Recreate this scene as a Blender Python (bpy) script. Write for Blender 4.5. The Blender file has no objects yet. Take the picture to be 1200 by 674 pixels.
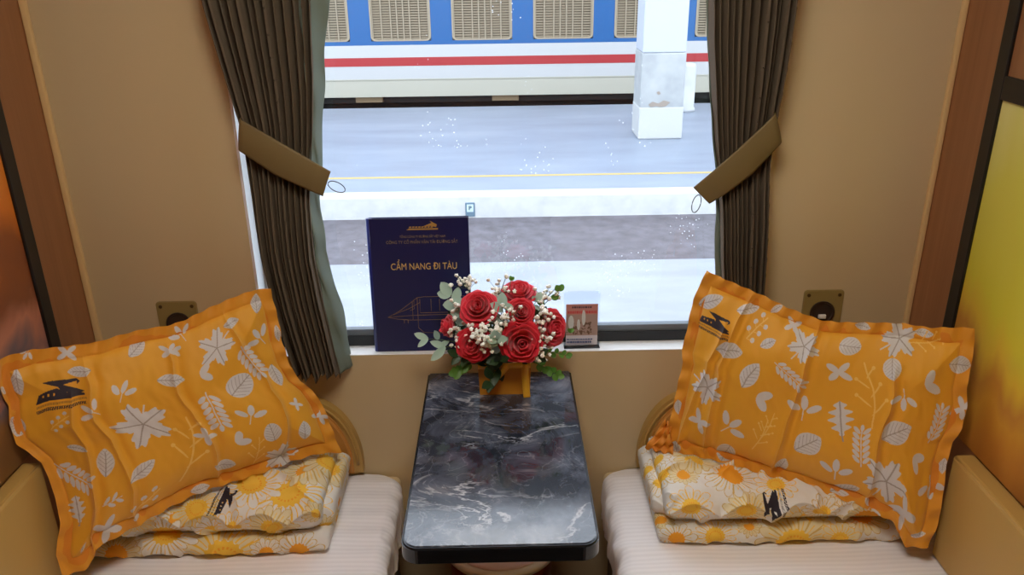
import bpy, bmesh, math, random
import numpy as np
from mathutils import Vector, Matrix

scene = bpy.context.scene
C = scene.collection
R = math.radians

# ---------------------------------------------------------------- camera, sky, lamps, exposure
def lin(r, g, b):
    f = lambda c: (c / 255 / 12.92) if c / 255 <= 0.04045 else ((c / 255 + 0.055) / 1.055) ** 2.4
    return (f(r), f(g), f(b), 1.0)

cam_d = bpy.data.cameras.new('camera'); cam = bpy.data.objects.new('camera', cam_d); C.objects.link(cam)
yaw, pitch, roll, fpx = 0.0111, 0.3911, -0.0132, 963.5
fw = Vector((math.sin(yaw) * math.cos(pitch), math.cos(yaw) * math.cos(pitch), -math.sin(pitch)))
rt = Vector((math.cos(yaw), -math.sin(yaw), 0)); up = rt.cross(fw)
r2 = rt * math.cos(roll) + up * math.sin(roll); u2 = up * math.cos(roll) - rt * math.sin(roll)
m = Matrix((r2, u2, -fw)).transposed().to_4x4(); m.translation = Vector((0.0132, -1.7561, 1.6633))
cam.matrix_world = m
cam_d.sensor_fit = 'HORIZONTAL'; cam_d.sensor_width = 36; cam_d.lens = 36 * fpx / 1200
cam_d.clip_start = 0.02; cam_d.clip_end = 300
scene.camera = cam

SKY, LAMP, EXPOSURE = 4.3, 26.0, 0.0
w = bpy.data.worlds.new('overcast_sky'); scene.world = w; w.use_nodes = True
nt = w.node_tree; bg = nt.nodes['Background']
tc = nt.nodes.new('ShaderNodeTexCoord'); sp = nt.nodes.new('ShaderNodeSeparateXYZ'); rp = nt.nodes.new('ShaderNodeValToRGB')
nt.links.new(tc.outputs['Generated'], sp.inputs[0]); nt.links.new(sp.outputs['Z'], rp.inputs[0]); nt.links.new(rp.outputs[0], bg.inputs[0])
rp.color_ramp.elements[0].color = lin(225, 230, 235); rp.color_ramp.elements[0].position = 0.0
rp.color_ramp.elements[1].color = lin(222, 232, 246); rp.color_ramp.elements[1].position = 0.6
bg.inputs[1].default_value = SKY

scene.view_settings.view_transform = 'Standard'; scene.view_settings.look = 'None'
scene.view_settings.exposure = EXPOSURE; scene.view_settings.gamma = 1; scene.view_settings.use_curve_mapping = False
scene.cycles.use_denoising = True
scene.cycles.max_bounces = 10; scene.cycles.diffuse_bounces = 5; scene.cycles.glossy_bounces = 4
scene.cycles.transparent_max_bounces = 12; scene.cycles.transmission_bounces = 6
scene.cycles.caustics_reflective = False; scene.cycles.caustics_refractive = False
scene.cycles.sample_clamp_indirect = 6

# ---------------------------------------------------------------- helpers
def mat(name, col, rough=0.6, metal=0.0, **kw):
    m = bpy.data.materials.new(name); m.use_nodes = True
    b = m.node_tree.nodes['Principled BSDF']
    b.inputs['Base Color'].default_value = lin(*col); b.inputs['Roughness'].default_value = rough
    b.inputs['Metallic'].default_value = metal
    for k, v in kw.items(): b.inputs[k.replace('_', ' ')].default_value = v
    return m

def node(m, t, **kw):
    n = m.node_tree.nodes.new(t)
    for k, v in kw.items():
        if k in n.inputs: n.inputs[k].default_value = v
        else: setattr(n, k, v)
    return n

def link(m, a, b): m.node_tree.links.new(a, b)
def bsdf(m): return m.node_tree.nodes['Principled BSDF']

def noise_bump(m, scale=(60, 60, 60), strength=0.2, dist=0.002, detail=3, tex='noise'):
    tc = node(m, 'ShaderNodeTexCoord'); mp = node(m, 'ShaderNodeMapping'); mp.inputs['Scale'].default_value = scale
    n = node(m, 'ShaderNodeTexNoise'); n.inputs['Scale'].default_value = 1; n.inputs['Detail'].default_value = detail
    bp = node(m, 'ShaderNodeBump'); bp.inputs['Strength'].default_value = strength; bp.inputs['Distance'].default_value = dist
    link(m, tc.outputs['Object'], mp.inputs[0]); link(m, mp.outputs[0], n.inputs[0])
    link(m, n.outputs[0], bp.inputs['Height']); link(m, bp.outputs[0], bsdf(m).inputs['Normal'])
    return n

def noise_color(m, stops, scale=(5, 5, 5), detail=4, rough=0.6, dist=0.0):
    """colour ramp over object-space noise: grain, mottling, veins"""
    tc = node(m, 'ShaderNodeTexCoord'); mp = node(m, 'ShaderNodeMapping'); mp.inputs['Scale'].default_value = scale
    n = node(m, 'ShaderNodeTexNoise'); n.inputs['Scale'].default_value = 1; n.inputs['Detail'].default_value = detail
    n.inputs['Roughness'].default_value = rough; n.inputs['Distortion'].default_value = dist
    r = node(m, 'ShaderNodeValToRGB'); set_ramp(r, stops)
    link(m, tc.outputs['Object'], mp.inputs[0]); link(m, mp.outputs[0], n.inputs[0]); link(m, n.outputs[0], r.inputs[0])
    link(m, r.outputs[0], bsdf(m).inputs['Base Color'])
    return r

def set_ramp(r, stops):
    e = r.color_ramp.elements
    while len(e) < len(stops): e.new(0.5)
    for i, (p, c) in enumerate(stops): e[i].position = p; e[i].color = lin(*c)

def vcol_mat(name, rough=0.8, bump=None, **kw):
    m = mat(name, (255, 255, 255), rough, **kw)
    a = node(m, 'ShaderNodeVertexColor'); a.layer_name = 'print'
    link(m, a.outputs[0], bsdf(m).inputs['Base Color'])
    if bump: noise_bump(m, *bump)
    return m

def link_obj(name, me, material=None, parent=None):
    if material: me.materials.append(material)
    o = bpy.data.objects.new(name, me); C.objects.link(o)
    if parent: o.parent = parent
    return o

def from_bm(name, bm, material, parent=None, smooth=False):
    me = bpy.data.meshes.new(name); bm.normal_update(); bm.to_mesh(me); bm.free()
    if smooth: me.shade_smooth()
    return link_obj(name, me, material, parent)

def tag(o, label=None, cat=None, group=None, kind=None):
    if label: o['label'] = label
    if cat: o['category'] = cat
    if group: o['group'] = group
    if kind: o['kind'] = kind
    return o

def struct(o): o['kind'] = 'structure'; return o

def thing(name, label, cat, loc=(0, 0, 0), group=None):
    o = bpy.data.objects.new(name, None); o.empty_display_size = 0.05; C.objects.link(o); o.location = loc
    return tag(o, label, cat, group)

def hang(o, parent):
    """parent o (modelled in world coordinates) under an Empty that only has a location"""
    o.parent = parent; o.location = Vector(o.location) - parent.location
    return o

def bx(bm, x0, x1, y0, y1, z0, z1, bev=0.0, seg=2):
    vs = [bm.verts.new((x, y, z)) for x in (x0, x1) for y in (y0, y1) for z in (z0, z1)]
    fs = [(0, 1, 3, 2), (4, 6, 7, 5), (0, 4, 5, 1), (2, 3, 7, 6), (0, 2, 6, 4), (1, 5, 7, 3)]
    F = [bm.faces.new([vs[i] for i in f]) for f in fs]
    bmesh.ops.recalc_face_normals(bm, faces=F)
    if bev:
        ed = list({e for f in F for e in f.edges})
        bmesh.ops.bevel(bm, geom=ed, offset=bev, segments=seg, affect='EDGES', profile=0.5)

def box(name, b, material, parent=None, bev=0.0, seg=2):
    bm = bmesh.new(); bx(bm, *b, bev=bev, seg=seg)
    o = from_bm(name, bm, material, None, smooth=False)
    if bev:
        o.data.shade_smooth(); 
        md = o.modifiers.new('n', 'WEIGHTED_NORMAL'); md.keep_sharp = False
    if parent: hang(o, parent)
    return o

def prism(bm, pts, z0, z1, axis='z'):
    """extruded polygon; pts in the plane normal to axis"""
    def P(a, b, c): return {'z': (a, b, c), 'y': (a, c, b), 'x': (c, a, b)}[axis]
    lo = [bm.verts.new(P(a, b, z0)) for a, b in pts]; hi = [bm.verts.new(P(a, b, z1)) for a, b in pts]
    n = len(pts); F = [bm.faces.new(lo), bm.faces.new(hi)]
    for i in range(n): F.append(bm.faces.new((lo[i], lo[(i + 1) % n], hi[(i + 1) % n], hi[i])))
    bmesh.ops.recalc_face_normals(bm, faces=F)
    return F

def rrect(x0, x1, y0, y1, r, n=6, corners=(1, 1, 1, 1)):
    pts = []
    for k, (cx, cy, a) in enumerate(((x1 - r, y1 - r, 0), (x0 + r, y1 - r, 90), (x0 + r, y0 + r, 180), (x1 - r, y0 + r, 270))):
        if corners[k]: pts += [(cx + r * math.cos(R(a + 90 * i / n)), cy + r * math.sin(R(a + 90 * i / n))) for i in range(n + 1)]
        else: pts.append(((x1, y1), (x0, y1), (x0, y0), (x1, y0))[k])
    return pts

def tube(bm, pts, rad, n=8, closed=False):
    pts = [Vector(p) for p in pts]; rings = []
    N = len(pts)
    for i, p in enumerate(pts):
        a = pts[(i - 1) % N] if (closed or i) else p; b = pts[(i + 1) % N] if (closed or i < N - 1) else p
        t = (b - a).normalized(); s = t.cross(Vector((0, 0, 1)))
        if s.length < 0.1: s = t.cross(Vector((1, 0, 0)))
        s.normalize(); q = t.cross(s)
        rr = rad[i] if isinstance(rad, (list, tuple)) else rad
        rings.append([bm.verts.new(p + (s * math.cos(k * 2 * math.pi / n) + q * math.sin(k * 2 * math.pi / n)) * rr) for k in range(n)])
    for i in range(N if closed else N - 1):
        A, B = rings[i], rings[(i + 1) % N]
        for k in range(n): bm.faces.new((A[k], A[(k + 1) % n], B[(k + 1) % n], B[k]))
    if not closed: bm.faces.new(rings[0][::-1]); bm.faces.new(rings[-1])

def lathe(bm, prof, c=(0, 0, 0), n=40):
    rings = []
    for r, z in prof:
        rings.append([bm.verts.new((c[0] + r * math.cos(2 * math.pi * k / n), c[1] + r * math.sin(2 * math.pi * k / n), c[2] + z)) for k in range(n)])
    for A, B in zip(rings, rings[1:]):
        for k in range(n): bm.faces.new((A[k], A[(k + 1) % n], B[(k + 1) % n], B[k]))
    bm.faces.new(rings[0][::-1]); bm.faces.new(rings[-1])

def grid_mesh(name, P, material, parent=None, col=None, closed_u=False, smooth=True, solid=0.0):
    """P: (nv, nu, 3) array -> smooth grid mesh, optional vertex colours (the printed pattern)"""
    nv, nu = P.shape[:2]
    me = bpy.data.meshes.new(name)
    idx = np.arange(nv * nu).reshape(nv, nu)
    a, b, c, d = idx[:-1, :-1], idx[:-1, 1:], idx[1:, 1:], idx[1:, :-1]
    F = np.stack([a, b, c, d], -1).reshape(-1, 4)
    if closed_u:
        F2 = np.stack([idx[:-1, -1], idx[:-1, 0], idx[1:, 0], idx[1:, -1]], -1); F = np.vstack([F, F2])
    me.vertices.add(nv * nu); me.vertices.foreach_set('co', P.reshape(-1).astype(np.float32))
    me.loops.add(len(F) * 4); me.loops.foreach_set('vertex_index', F.reshape(-1).astype(np.int32))
    me.polygons.add(len(F)); me.polygons.foreach_set('loop_start', np.arange(0, len(F) * 4, 4, dtype=np.int32))
    me.update(calc_edges=True); me.validate()
    if smooth: me.shade_smooth()
    if col is not None:
        at = me.color_attributes.new('print', 'FLOAT_COLOR', 'POINT')
        c4 = np.ones((nv * nu, 4), np.float32); c4[:, :3] = col.reshape(-1, 3); at.data.foreach_set('color', c4.reshape(-1))
    o = link_obj(name, me, material, parent)
    if solid:
        md = o.modifiers.new('s', 'SOLIDIFY'); md.thickness = solid; md.offset = 0
    return o

def text_mesh(name, s, size, loc, rot, material, parent, depth=0.0004, align='CENTER', shear=0.0, bold=0.0):
    cu = bpy.data.curves.new(name, 'FONT'); cu.body = s; cu.size = size; cu.align_x = align; cu.align_y = 'CENTER'
    cu.extrude = depth; cu.offset = bold; cu.shear = shear
    t = bpy.data.objects.new('tmp', cu); C.objects.link(t)
    bpy.context.view_layer.update()
    me = bpy.data.meshes.new_from_object(t.evaluated_get(bpy.context.evaluated_depsgraph_get()))
    bpy.data.objects.remove(t)
    me.materials.clear()
    o = link_obj(name, me, material); o.location = loc; o.rotation_euler = rot
    if parent: o.parent = parent
    return o

def smoothnoise(x, y, seed=0, oct=4, f=1.0):
    rs = np.random.RandomState(seed); out = 0
    for k in range(oct):
        for _ in range(4):
            a = rs.uniform(0, 2 * np.pi); ph = rs.uniform(0, 6.28); ff = f * (1.9 ** k) * rs.uniform(.7, 1.3)
            out = out + np.sin((x * np.cos(a) + y * np.sin(a)) * ff * 6.28 + ph + 1.3 * np.sin(ff * 3 * (y * np.cos(a) - x * np.sin(a)) + ph)) / (4 * 1.8 ** k)
    return out

# ---------------------------------------------------------------- printed cloth patterns (evaluated in cloth metres)
def ell(t, w, ct, cw, a, b, ang):
    c, s = math.cos(ang), math.sin(ang); x = (t - ct) * c + (w - cw) * s; y = -(t - ct) * s + (w - cw) * c
    return (x / a) ** 2 + (y / b) ** 2 < 1

def motif_masks(kind, t, w, k):
    """t along the motif 0..1, w across; returns white mask, vein mask, thin-line mask"""
    aw = np.abs(w); vein = np.zeros_like(t, bool); line = np.zeros_like(t, bool)
    if kind == 'leaf':
        hw = .5 * k * np.sin(np.pi * np.clip(t, 0, 1)) ** .75
        m = (t > 0) & (t < 1) & (aw < hw)
        vein = m & (((aw < .018) & (t < .85)) | ((np.abs(((t - aw * .9) * 7) % 1 - .5) > .43) & (aw < hw * .85)))
    elif kind == 'heart':
        tt = np.clip(t, 0, 1); hw = .55 * k * np.sqrt(np.clip(tt, 0, 1)) * (1 - tt) ** .6 * 1.75
        m = (t > 0) & (t < 1) & (aw < hw)
        vein = m & (((aw < .018)) | ((np.abs(((t - aw * .9) * 6) % 1 - .5) > .43) & (aw < hw * .85)))
    elif kind == 'maple':
        x, y = t - .5, w; r = np.hypot(x, y); th = np.arctan2(y, x)
        rr = .5 * k * (.50 + .50 * np.abs(np.cos(2.5 * th)) ** 1.25) * (1 + .085 * np.sin(20 * th))
        m = (r < rr) | ((aw < .02) & (t > -.15) & (t < .4))
        fr = np.abs(((th / (2 * np.pi / 5)) + .5) % 1 - .5) * (2 * np.pi / 5) * r
        vein = m & (fr < .018)
    elif kind == 'oak':
        hw = .5 * k * np.sin(np.pi * np.clip(t, 0, 1)) ** .7 * (.68 + .32 * np.cos(2 * np.pi * 4.5 * t))
        m = ((t > 0) & (t < 1) & (aw < hw)) | ((aw < .02) & (t > -.15) & (t < .1)); vein = m & (aw < .02)
    elif kind == 'fern':
        m = (aw < .015) & (t > -.05) & (t < 1)
        for i in range(6):
            for s in (-1, 1): m = m | ell(t, w, .1 + .155 * i + .05, s * .13, .13, .052, s * .75)
        m = m | ell(t, w, 1.0, 0, .09, .05, 0)
    elif kind == 'tri':
        m = (aw < .02) & (t > -.25) & (t < .5)
        for a in (-1.0, 0, 1.0): m = m | ell(t, w, .08 + .42 * math.cos(a), .46 * math.sin(a), .3, .14, a)
    elif kind == 'fly':
        m = np.zeros_like(line)
        for a in (-.75, .75): m = m | ell(t, w, .35 + .2 * math.cos(a), .40 * math.sin(a), .5, .27, a)
    elif kind == 'x':
        m = np.zeros_like(line)
        for a, l in ((.6, .3), (2.5, .26), (3.8, .3), (5.6, .26)): m = m | ell(t, w, .5 + .28 * math.cos(a), .28 * math.sin(a), l, .13, a)
    elif kind == 'twig':
        m = (aw < .02) & (t > 0) & (t < 1)
        for i, s in enumerate((-1, 1, -1, 1)): m = m | ell(t, w, .25 + .2 * i, s * .2, .24, .09, s * .8)
    elif kind == 'berry':
        m = np.zeros_like(line); line = (aw < .02) & (t > 0) & (t < 1)
        for i in range(6):
            s = -1 if i % 2 else 1; m = m | ell(t, w, .12 + .16 * i, s * .17, .085, .07, 0)
            line = line | (ell(t, w, .06 + .16 * i, s * .09, .1, .012, s * .9))
    else:  # thin stem with buds
        line = (np.abs(w - .05 * np.sin(3 * t)) < .012) & (t > 0) & (t < 1); m = np.zeros_like(line)
        for i in range(5):
            s = -1 if i % 2 else 1; l = .2 - .02 * i; c0 = .2 + .14 * i
            line = line | ell(t, w, c0 + l * .6, s * l * .55, l * .8, .013, s * .75) | ell(t, w, c0 + 1.15 * l, s * l * 1.08, .028, .028, 0)
    return m, vein, line

def paint_logo(U, V, col, x0, y0, x1, y1, dark, mirror=1):
    """railway mark: swept train bar with a bird-like wing above and two lines of fine lettering"""
    L = math.hypot(x1 - x0, y1 - y0); c, s = (x1 - x0) / L, (y1 - y0) / L
    t = ((U - x0) * c + (V - y0) * s) / L; w = mirror * (-(U - x0) * s + (V - y0) * c) / L
    if True:
        def poly(pts):
            r = np.zeros(t.shape, bool); n = len(pts)
            for i in range(n):
                (ax, ay), (bx_, by) = pts[i], pts[(i + 1) % n]
                r ^= ((ay > w) != (by > w)) & (t < (bx_ - ax) * (w - ay) / ((by - ay) or 1e-9) + ax)
            return r
        bar = poly([(0, -.01), (.07, -.17), (.46, -.23), (.60, -.13), (.97, -.05), (.97, -.01)]); wing = poly([(.24, -.37), (.44, -.39), (.90, -.36), (.94, -.30), (.86, -.24), (.88, -.31), (.60, -.28), (.97, -.09), (.90, -.06), (.52, -.15), (.50, -.25)])
        cut = (np.abs(((t * 9) % 1) - .5) < .16) & (np.abs(w + .12) < .022) & (t < .45) & (t > .1)
    t1 = (w > .03) & (w < .075) & (t > 0) & (t < 1) & ((t * 31 % 1) > .3)
    t2 = (w > .11) & (w < .175) & (t > 0) & (t < .98) & (((t * 23 + np.floor(w * 40) * .3) % 1) > .28)
    mk = (bar & ~cut) | wing | t2
    col[t1] = col[t1] * .45 + dark * .55
    col[mk] = dark
    return col

# ---------------------------------------------------------------- materials
M = {}
M['wall'] = mat('beige_laminate', (220, 196, 158), 0.45)
noise_color(M['wall'], [(0.3, (197, 175, 134)), (0.7, (209, 189, 150))], (2.5, 2.5, .35), 2)
M['trim'] = mat('pale_corner_trim', (222, 190, 135), 0.4)
M['wood'] = mat('reddish_wood_laminate', (160, 105, 66), 0.4)
noise_color(M['wood'], [(0.25, (134, 88, 54)), (0.75, (162, 112, 74))], (30, 30, .8), 4)
M['black'] = mat('black_frame', (20, 19, 18), 0.35)
M['ceiling'] = mat('cream_ceiling', (215, 205, 185), 0.6)
M['floor'] = mat('dark_grey_floor', (70, 64, 60), 0.6)
noise_color(M['floor'], [(0.3, (60, 55, 52)), (0.7, (82, 76, 71))], (40, 40, 40), 3)
M['sill'] = mat('white_sill', (246, 248, 248), 0.35)
M['alu'] = mat('grey_window_frame', (112, 120, 128), 0.45, 0.3)
M['rubber'] = mat('black_window_seal', (28, 32, 36), 0.5)
M['chrome'] = mat('bright_metal', (205, 205, 205), 0.25, 1.0)
M['leather'] = mat('tan_leather', (184, 148, 80), 0.45); noise_bump(M['leather'], (220, 220, 220), .15, .001)
M['leather_dark'] = mat('orange_tan_leather', (196, 138, 66), 0.42); noise_bump(M['leather_dark'], (220, 220, 220), .15, .001)
M['cream_leather'] = mat('cream_leather', (216, 192, 150), 0.5)
M['plate'] = mat('olive_socket_plate', (150, 130, 78), 0.4)
M['socket_dark'] = mat('dark_socket', (58, 46, 38), 0.35)
M['screw'] = mat('brown_screw', (88, 66, 36), 0.4, .5)
M['white_plastic'] = mat('white_plastic', (232, 230, 222), 0.35)

# sheets with satin stripes
M['sheet'] = mat('white_sheet', (238, 236, 240), 0.7)
def _sheet():
    m = M['sheet']; tc = node(m, 'ShaderNodeTexCoord'); wv = node(m, 'ShaderNodeTexWave', bands_direction='Y')
    wv.inputs['Scale'].default_value = 24; wv.inputs['Distortion'].default_value = 0.3
    r = node(m, 'ShaderNodeValToRGB'); set_ramp(r, [(0.35, (238, 236, 240)), (0.65, (245, 243, 247))])
    link(m, tc.outputs['Object'], wv.inputs[0]); link(m, wv.outputs[0], r.inputs[0]); link(m, r.outputs[0], bsdf(m).inputs['Base Color'])
_sheet(); noise_bump(M['sheet'], (22, 14, 22), .25, .004, 2)

# black marble
def marble():
    m = mat('black_marble', (40, 42, 48), 0.07); b = bsdf(m); b.inputs['IOR'].default_value = 1.72
    tc = node(m, 'ShaderNodeTexCoord')
    n1 = node(m, 'ShaderNodeTexNoise'); n1.inputs['Scale'].default_value = 8; n1.inputs['Detail'].default_value = 9; n1.inputs['Roughness'].default_value = .66; n1.inputs['Distortion'].default_value = .6
    r1 = node(m, 'ShaderNodeValToRGB'); set_ramp(r1, [(0.30, (17, 19, 25)), (0.45, (42, 45, 54)), (0.56, (72, 76, 88)), (0.72, (116, 121, 132))])
    # long white veins: thin bands where a distorted noise crosses its mid value
    mp = node(m, 'ShaderNodeMapping'); mp.inputs['Rotation'].default_value = (0, 0, .6); mp.inputs['Scale'].default_value = (3.2, 7.5, 1); mp.inputs['Location'].default_value = (.35, .2, 0)
    n2 = node(m, 'ShaderNodeTexNoise'); n2.inputs['Scale'].default_value = 1; n2.inputs['Detail'].default_value = 5; n2.inputs['Roughness'].default_value = .62; n2.inputs['Distortion'].default_value = 1.2
    r2_ = node(m, 'ShaderNodeValToRGB'); e = r2_.color_ramp.elements
    for _ in range(3): e.new(.5)
    for i, (p_, v) in enumerate(((.0, 0), (.478, 0), (.5, 1), (.518, 0), (1, 0))): e[i].position = p_; e[i].color = (v, v, v, 1)
    n3 = node(m, 'ShaderNodeTexNoise'); n3.inputs['Scale'].default_value = 5; n3.inputs['Detail'].default_value = 2
    r3 = node(m, 'ShaderNodeValToRGB'); e = r3.color_ramp.elements; e[0].position = .47; e[0].color = (0, 0, 0, 1); e[1].position = .66; e[1].color = (1, 1, 1, 1)
    # fine vein net
    n4 = node(m, 'ShaderNodeTexNoise'); n4.inputs['Scale'].default_value = 9; n4.inputs['Detail'].default_value = 6; n4.inputs['Distortion'].default_value = 1.8
    r4 = node(m, 'ShaderNodeValToRGB'); e = r4.color_ramp.elements
    for _ in range(3): e.new(.5)
    for i, (p_, v) in enumerate(((.0, 0), (.490, 0), (.5, .16), (.510, 0), (1, 0))): e[i].position = p_; e[i].color = (v, v, v, 1)
    mul = node(m, 'ShaderNodeMath', operation='MULTIPLY'); add = node(m, 'ShaderNodeMath', operation='ADD', use_clamp=True)
    mx = node(m, 'ShaderNodeMix', data_type='RGBA')
    for n in (n1, n3, n4): link(m, tc.outputs['Object'], n.inputs[0])
    link(m, tc.outputs['Object'], mp.inputs[0]); link(m, mp.outputs[0], n2.inputs[0])
    link(m, n1.outputs[0], r1.inputs[0]); link(m, n2.outputs[0], r2_.inputs[0]); link(m, n3.outputs[0], r3.inputs[0]); link(m, n4.outputs[0], r4.inputs[0])
    link(m, r2_.outputs[0], mul.inputs[0]); link(m, r3.outputs[0], mul.inputs[1])
    link(m, mul.outputs[0], add.inputs[0]); link(m, r4.outputs[0], add.inputs[1])
    link(m, add.outputs[0], mx.inputs[0]); link(m, r1.outputs[0], mx.inputs[6]); mx.inputs[7].default_value = lin(205, 203, 205)
    link(m, mx.outputs[2], b.inputs['Base Color'])
    return m
M['marble'] = marble()
M['table_edge'] = mat('black_table_edge', (14, 14, 17), 0.2)

# curtain cloth: olive brown with fine woven pinstripes, a little light comes through
def cloth_translucent(name, col, amount, rough=.85):
    m = mat(name, col, rough); b = bsdf(m); t = node(m, 'ShaderNodeBsdfTranslucent'); t.inputs[0].default_value = lin(*[min(255, int(c * 1.1)) for c in col])
    mx = node(m, 'ShaderNodeMixShader'); mx.inputs[0].default_value = amount
    out = m.node_tree.nodes['Material Output']
    link(m, b.outputs[0], mx.inputs[1]); link(m, t.outputs[0], mx.inputs[2]); link(m, mx.outputs[0], out.inputs[0])
    return m
M['curtain'] = cloth_translucent('olive_brown_curtain', (98, 84, 66), .02)
M['lining'] = cloth_translucent('grey_green_lining', (126, 138, 126), .2)
M['band'] = cloth_translucent('olive_band', (118, 100, 60), .08, .6)
M['cord'] = mat('grey_cord', (96, 96, 90), .6)

# window glass: thin pane, fresnel reflection, a few dried water spots
def glass():
    m = bpy.data.materials.new('window_glass'); m.use_nodes = True; n = m.node_tree.nodes; n.clear()
    out = n.new('ShaderNodeOutputMaterial'); tr = n.new('ShaderNodeBsdfTransparent'); gl = n.new('ShaderNodeBsdfGlossy'); gl.inputs['Roughness'].default_value = 0.0
    tr.inputs[0].default_value = (.97, .98, .985, 1)
    # schlick reflectance, the same from both sides of the pane
    ge = n.new('ShaderNodeNewGeometry'); dt = n.new('ShaderNodeVectorMath'); dt.operation = 'DOT_PRODUCT'
    ab = n.new('ShaderNodeMath'); ab.operation = 'ABSOLUTE'; sb = n.new('ShaderNodeMath'); sb.operation = 'SUBTRACT'; sb.inputs[0].default_value = 1
    pw_ = n.new('ShaderNodeMath'); pw_.operation = 'POWER'; pw_.inputs[1].default_value = 5
    fr = n.new('ShaderNodeMath'); fr.operation = 'MULTIPLY_ADD'; fr.inputs[1].default_value = .96; fr.inputs[2].default_value = .04
    for a_, b_ in ((ge.outputs['Incoming'], dt.inputs[0]), (ge.outputs['Normal'], dt.inputs[1]), (dt.outputs['Value'], ab.inputs[0]), (ab.outputs[0], sb.inputs[1]), (sb.outputs[0], pw_.inputs[0]), (pw_.outputs[0], fr.inputs[0])):
        m.node_tree.links.new(a_, b_)
    mx = n.new('ShaderNodeMixShader')
    df = n.new('ShaderNodeBsdfTranslucent'); df.inputs[0].default_value = (.9, .92, .95, 1); mx2 = n.new('ShaderNodeMixShader')
    tc = n.new('ShaderNodeTexCoord'); mp = n.new('ShaderNodeMapping'); mp.inputs['Scale'].default_value = (90, 90, 90)
    vo = n.new('ShaderNodeTexVoronoi'); vo.inputs['Scale'].default_value = 1
    lt = n.new('ShaderNodeMath'); lt.operation = 'LESS_THAN'; lt.inputs[1].default_value = .13
    nz = n.new('ShaderNodeTexNoise'); nz.inputs['Scale'].default_value = 9; nz.inputs['Detail'].default_value = 3
    gt = n.new('ShaderNodeMath'); gt.operation = 'GREATER_THAN'; gt.inputs[1].default_value = .61
    ml = n.new('ShaderNodeMath'); ml.operation = 'MULTIPLY'; ml2 = n.new('ShaderNodeMath'); ml2.operation = 'MULTIPLY'; ml2.inputs[1].default_value = .6
    L = m.node_tree.links.new
    L(tc.outputs['Object'], mp.inputs[0]); L(mp.outputs[0], vo.inputs[0]); L(vo.outputs['Distance'], lt.inputs[0])
    L(tc.outputs['Object'], nz.inputs[0]); L(nz.outputs[0], gt.inputs[0]); L(lt.outputs[0], ml.inputs[0]); L(gt.outputs[0], ml.inputs[1]); L(ml.outputs[0], ml2.inputs[0])
    L(fr.outputs[0], mx.inputs[0]); L(tr.outputs[0], mx.inputs[1]); L(gl.outputs[0], mx.inputs[2])
    L(ml2.outputs[0], mx2.inputs[0]); L(mx.outputs[0], mx2.inputs[1]); L(df.outputs[0], mx2.inputs[2]); L(mx2.outputs[0], out.inputs[0])
    return m
M['glass'] = glass()

# ---------------------------------------------------------------- the compartment
XL, XR, YB, ZC = -0.944, 0.968, -2.15, 2.30
struct(box('floor', (XL - .08, XR + .08, YB, .09, -.06, 0), M['floor']))
struct(box('ceiling', (XL - .08, XR + .08, YB, .09, ZC, ZC + .06), M['ceiling']))
struct(box('wall_left', (XL - .06, XL, YB, .09, 0, ZC), M['wood']))
struct(box('wall_right', (XR, XR + .06, YB, .09, 0, ZC), M['wood']))
struct(box('wall_back', (XL - .08, XR + .08, YB - .06, YB, 0, ZC), M['wood']))
WX0, WX1, WZ0, WZ1 = -.556, .585, .7705, 1.80
def front_wall():
    bm = bmesh.new()
    bx(bm, XL, WX0, 0, .09, 0, ZC); bx(bm, WX1, XR, 0, .09, 0, ZC)
    bx(bm, WX0, WX1, 0, .09, 0, WZ0); bx(bm, WX0, WX1, 0, .09, WZ1, ZC)
    return struct(from_bm('wall_window', bm, M['wall']))
front_wall()
struct(box('trim_1', (XL, XL + .014, -.012, 0.0, 0, ZC), M['trim'], bev=.003))
struct(box('trim_2', (XR - .012, XR, -.012, 0.0, 0, ZC), M['trim'], bev=.003))

def window():
    g = box('window_1', (WX0 + .018, WX1 - .018, .060, .064, WZ0 + .044, WZ1 - .03), M['glass']); struct(g)
    # white reveal and sill
    bm = bmesh.new(); bx(bm, WX0, WX0 + .006, .0, .09, WZ0, WZ1); bx(bm, WX1 - .006, WX1, 0, .09, WZ0, WZ1); bx(bm, WX0, WX1, 0, .09, WZ1 - .006, WZ1)
    o = from_bm('window_reveal', bm, M['sill'], g)
    bm = bmesh.new(); bx(bm, WX0 + .001, WX1 - .001, -.001, .05, WZ0, WZ0 + .0025, .0008); o = from_bm('window_sill', bm, M['sill'], g)
    bm = bmesh.new(); bx(bm, WX0 + .006, WX1 - .006, .046, .088, WZ0 + .0026, WZ0 + .028, .002)
    from_bm('window_seal', bm, M['rubber'], g)
    bm = bmesh.new(); bx(bm, WX0 + .006, WX0 + .018, .052, .080, WZ0 + .03, WZ1 - .006); bx(bm, WX1 - .018, WX1 - .006, .052, .080, WZ0 + .03, WZ1 - .006)
    bx(bm, WX0 + .018, WX1 - .018, .052, .080, WZ1 - .03, WZ1 - .006); from_bm('window_side_bead', bm, M['sill'], g)
    bm = bmesh.new(); bx(bm, WX0 + .018, WX1 - .018, .052, .072, WZ0 + .026, WZ0 + .044, .002)
    from_bm('window_frame', bm, M['alu'], g)
window()

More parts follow.
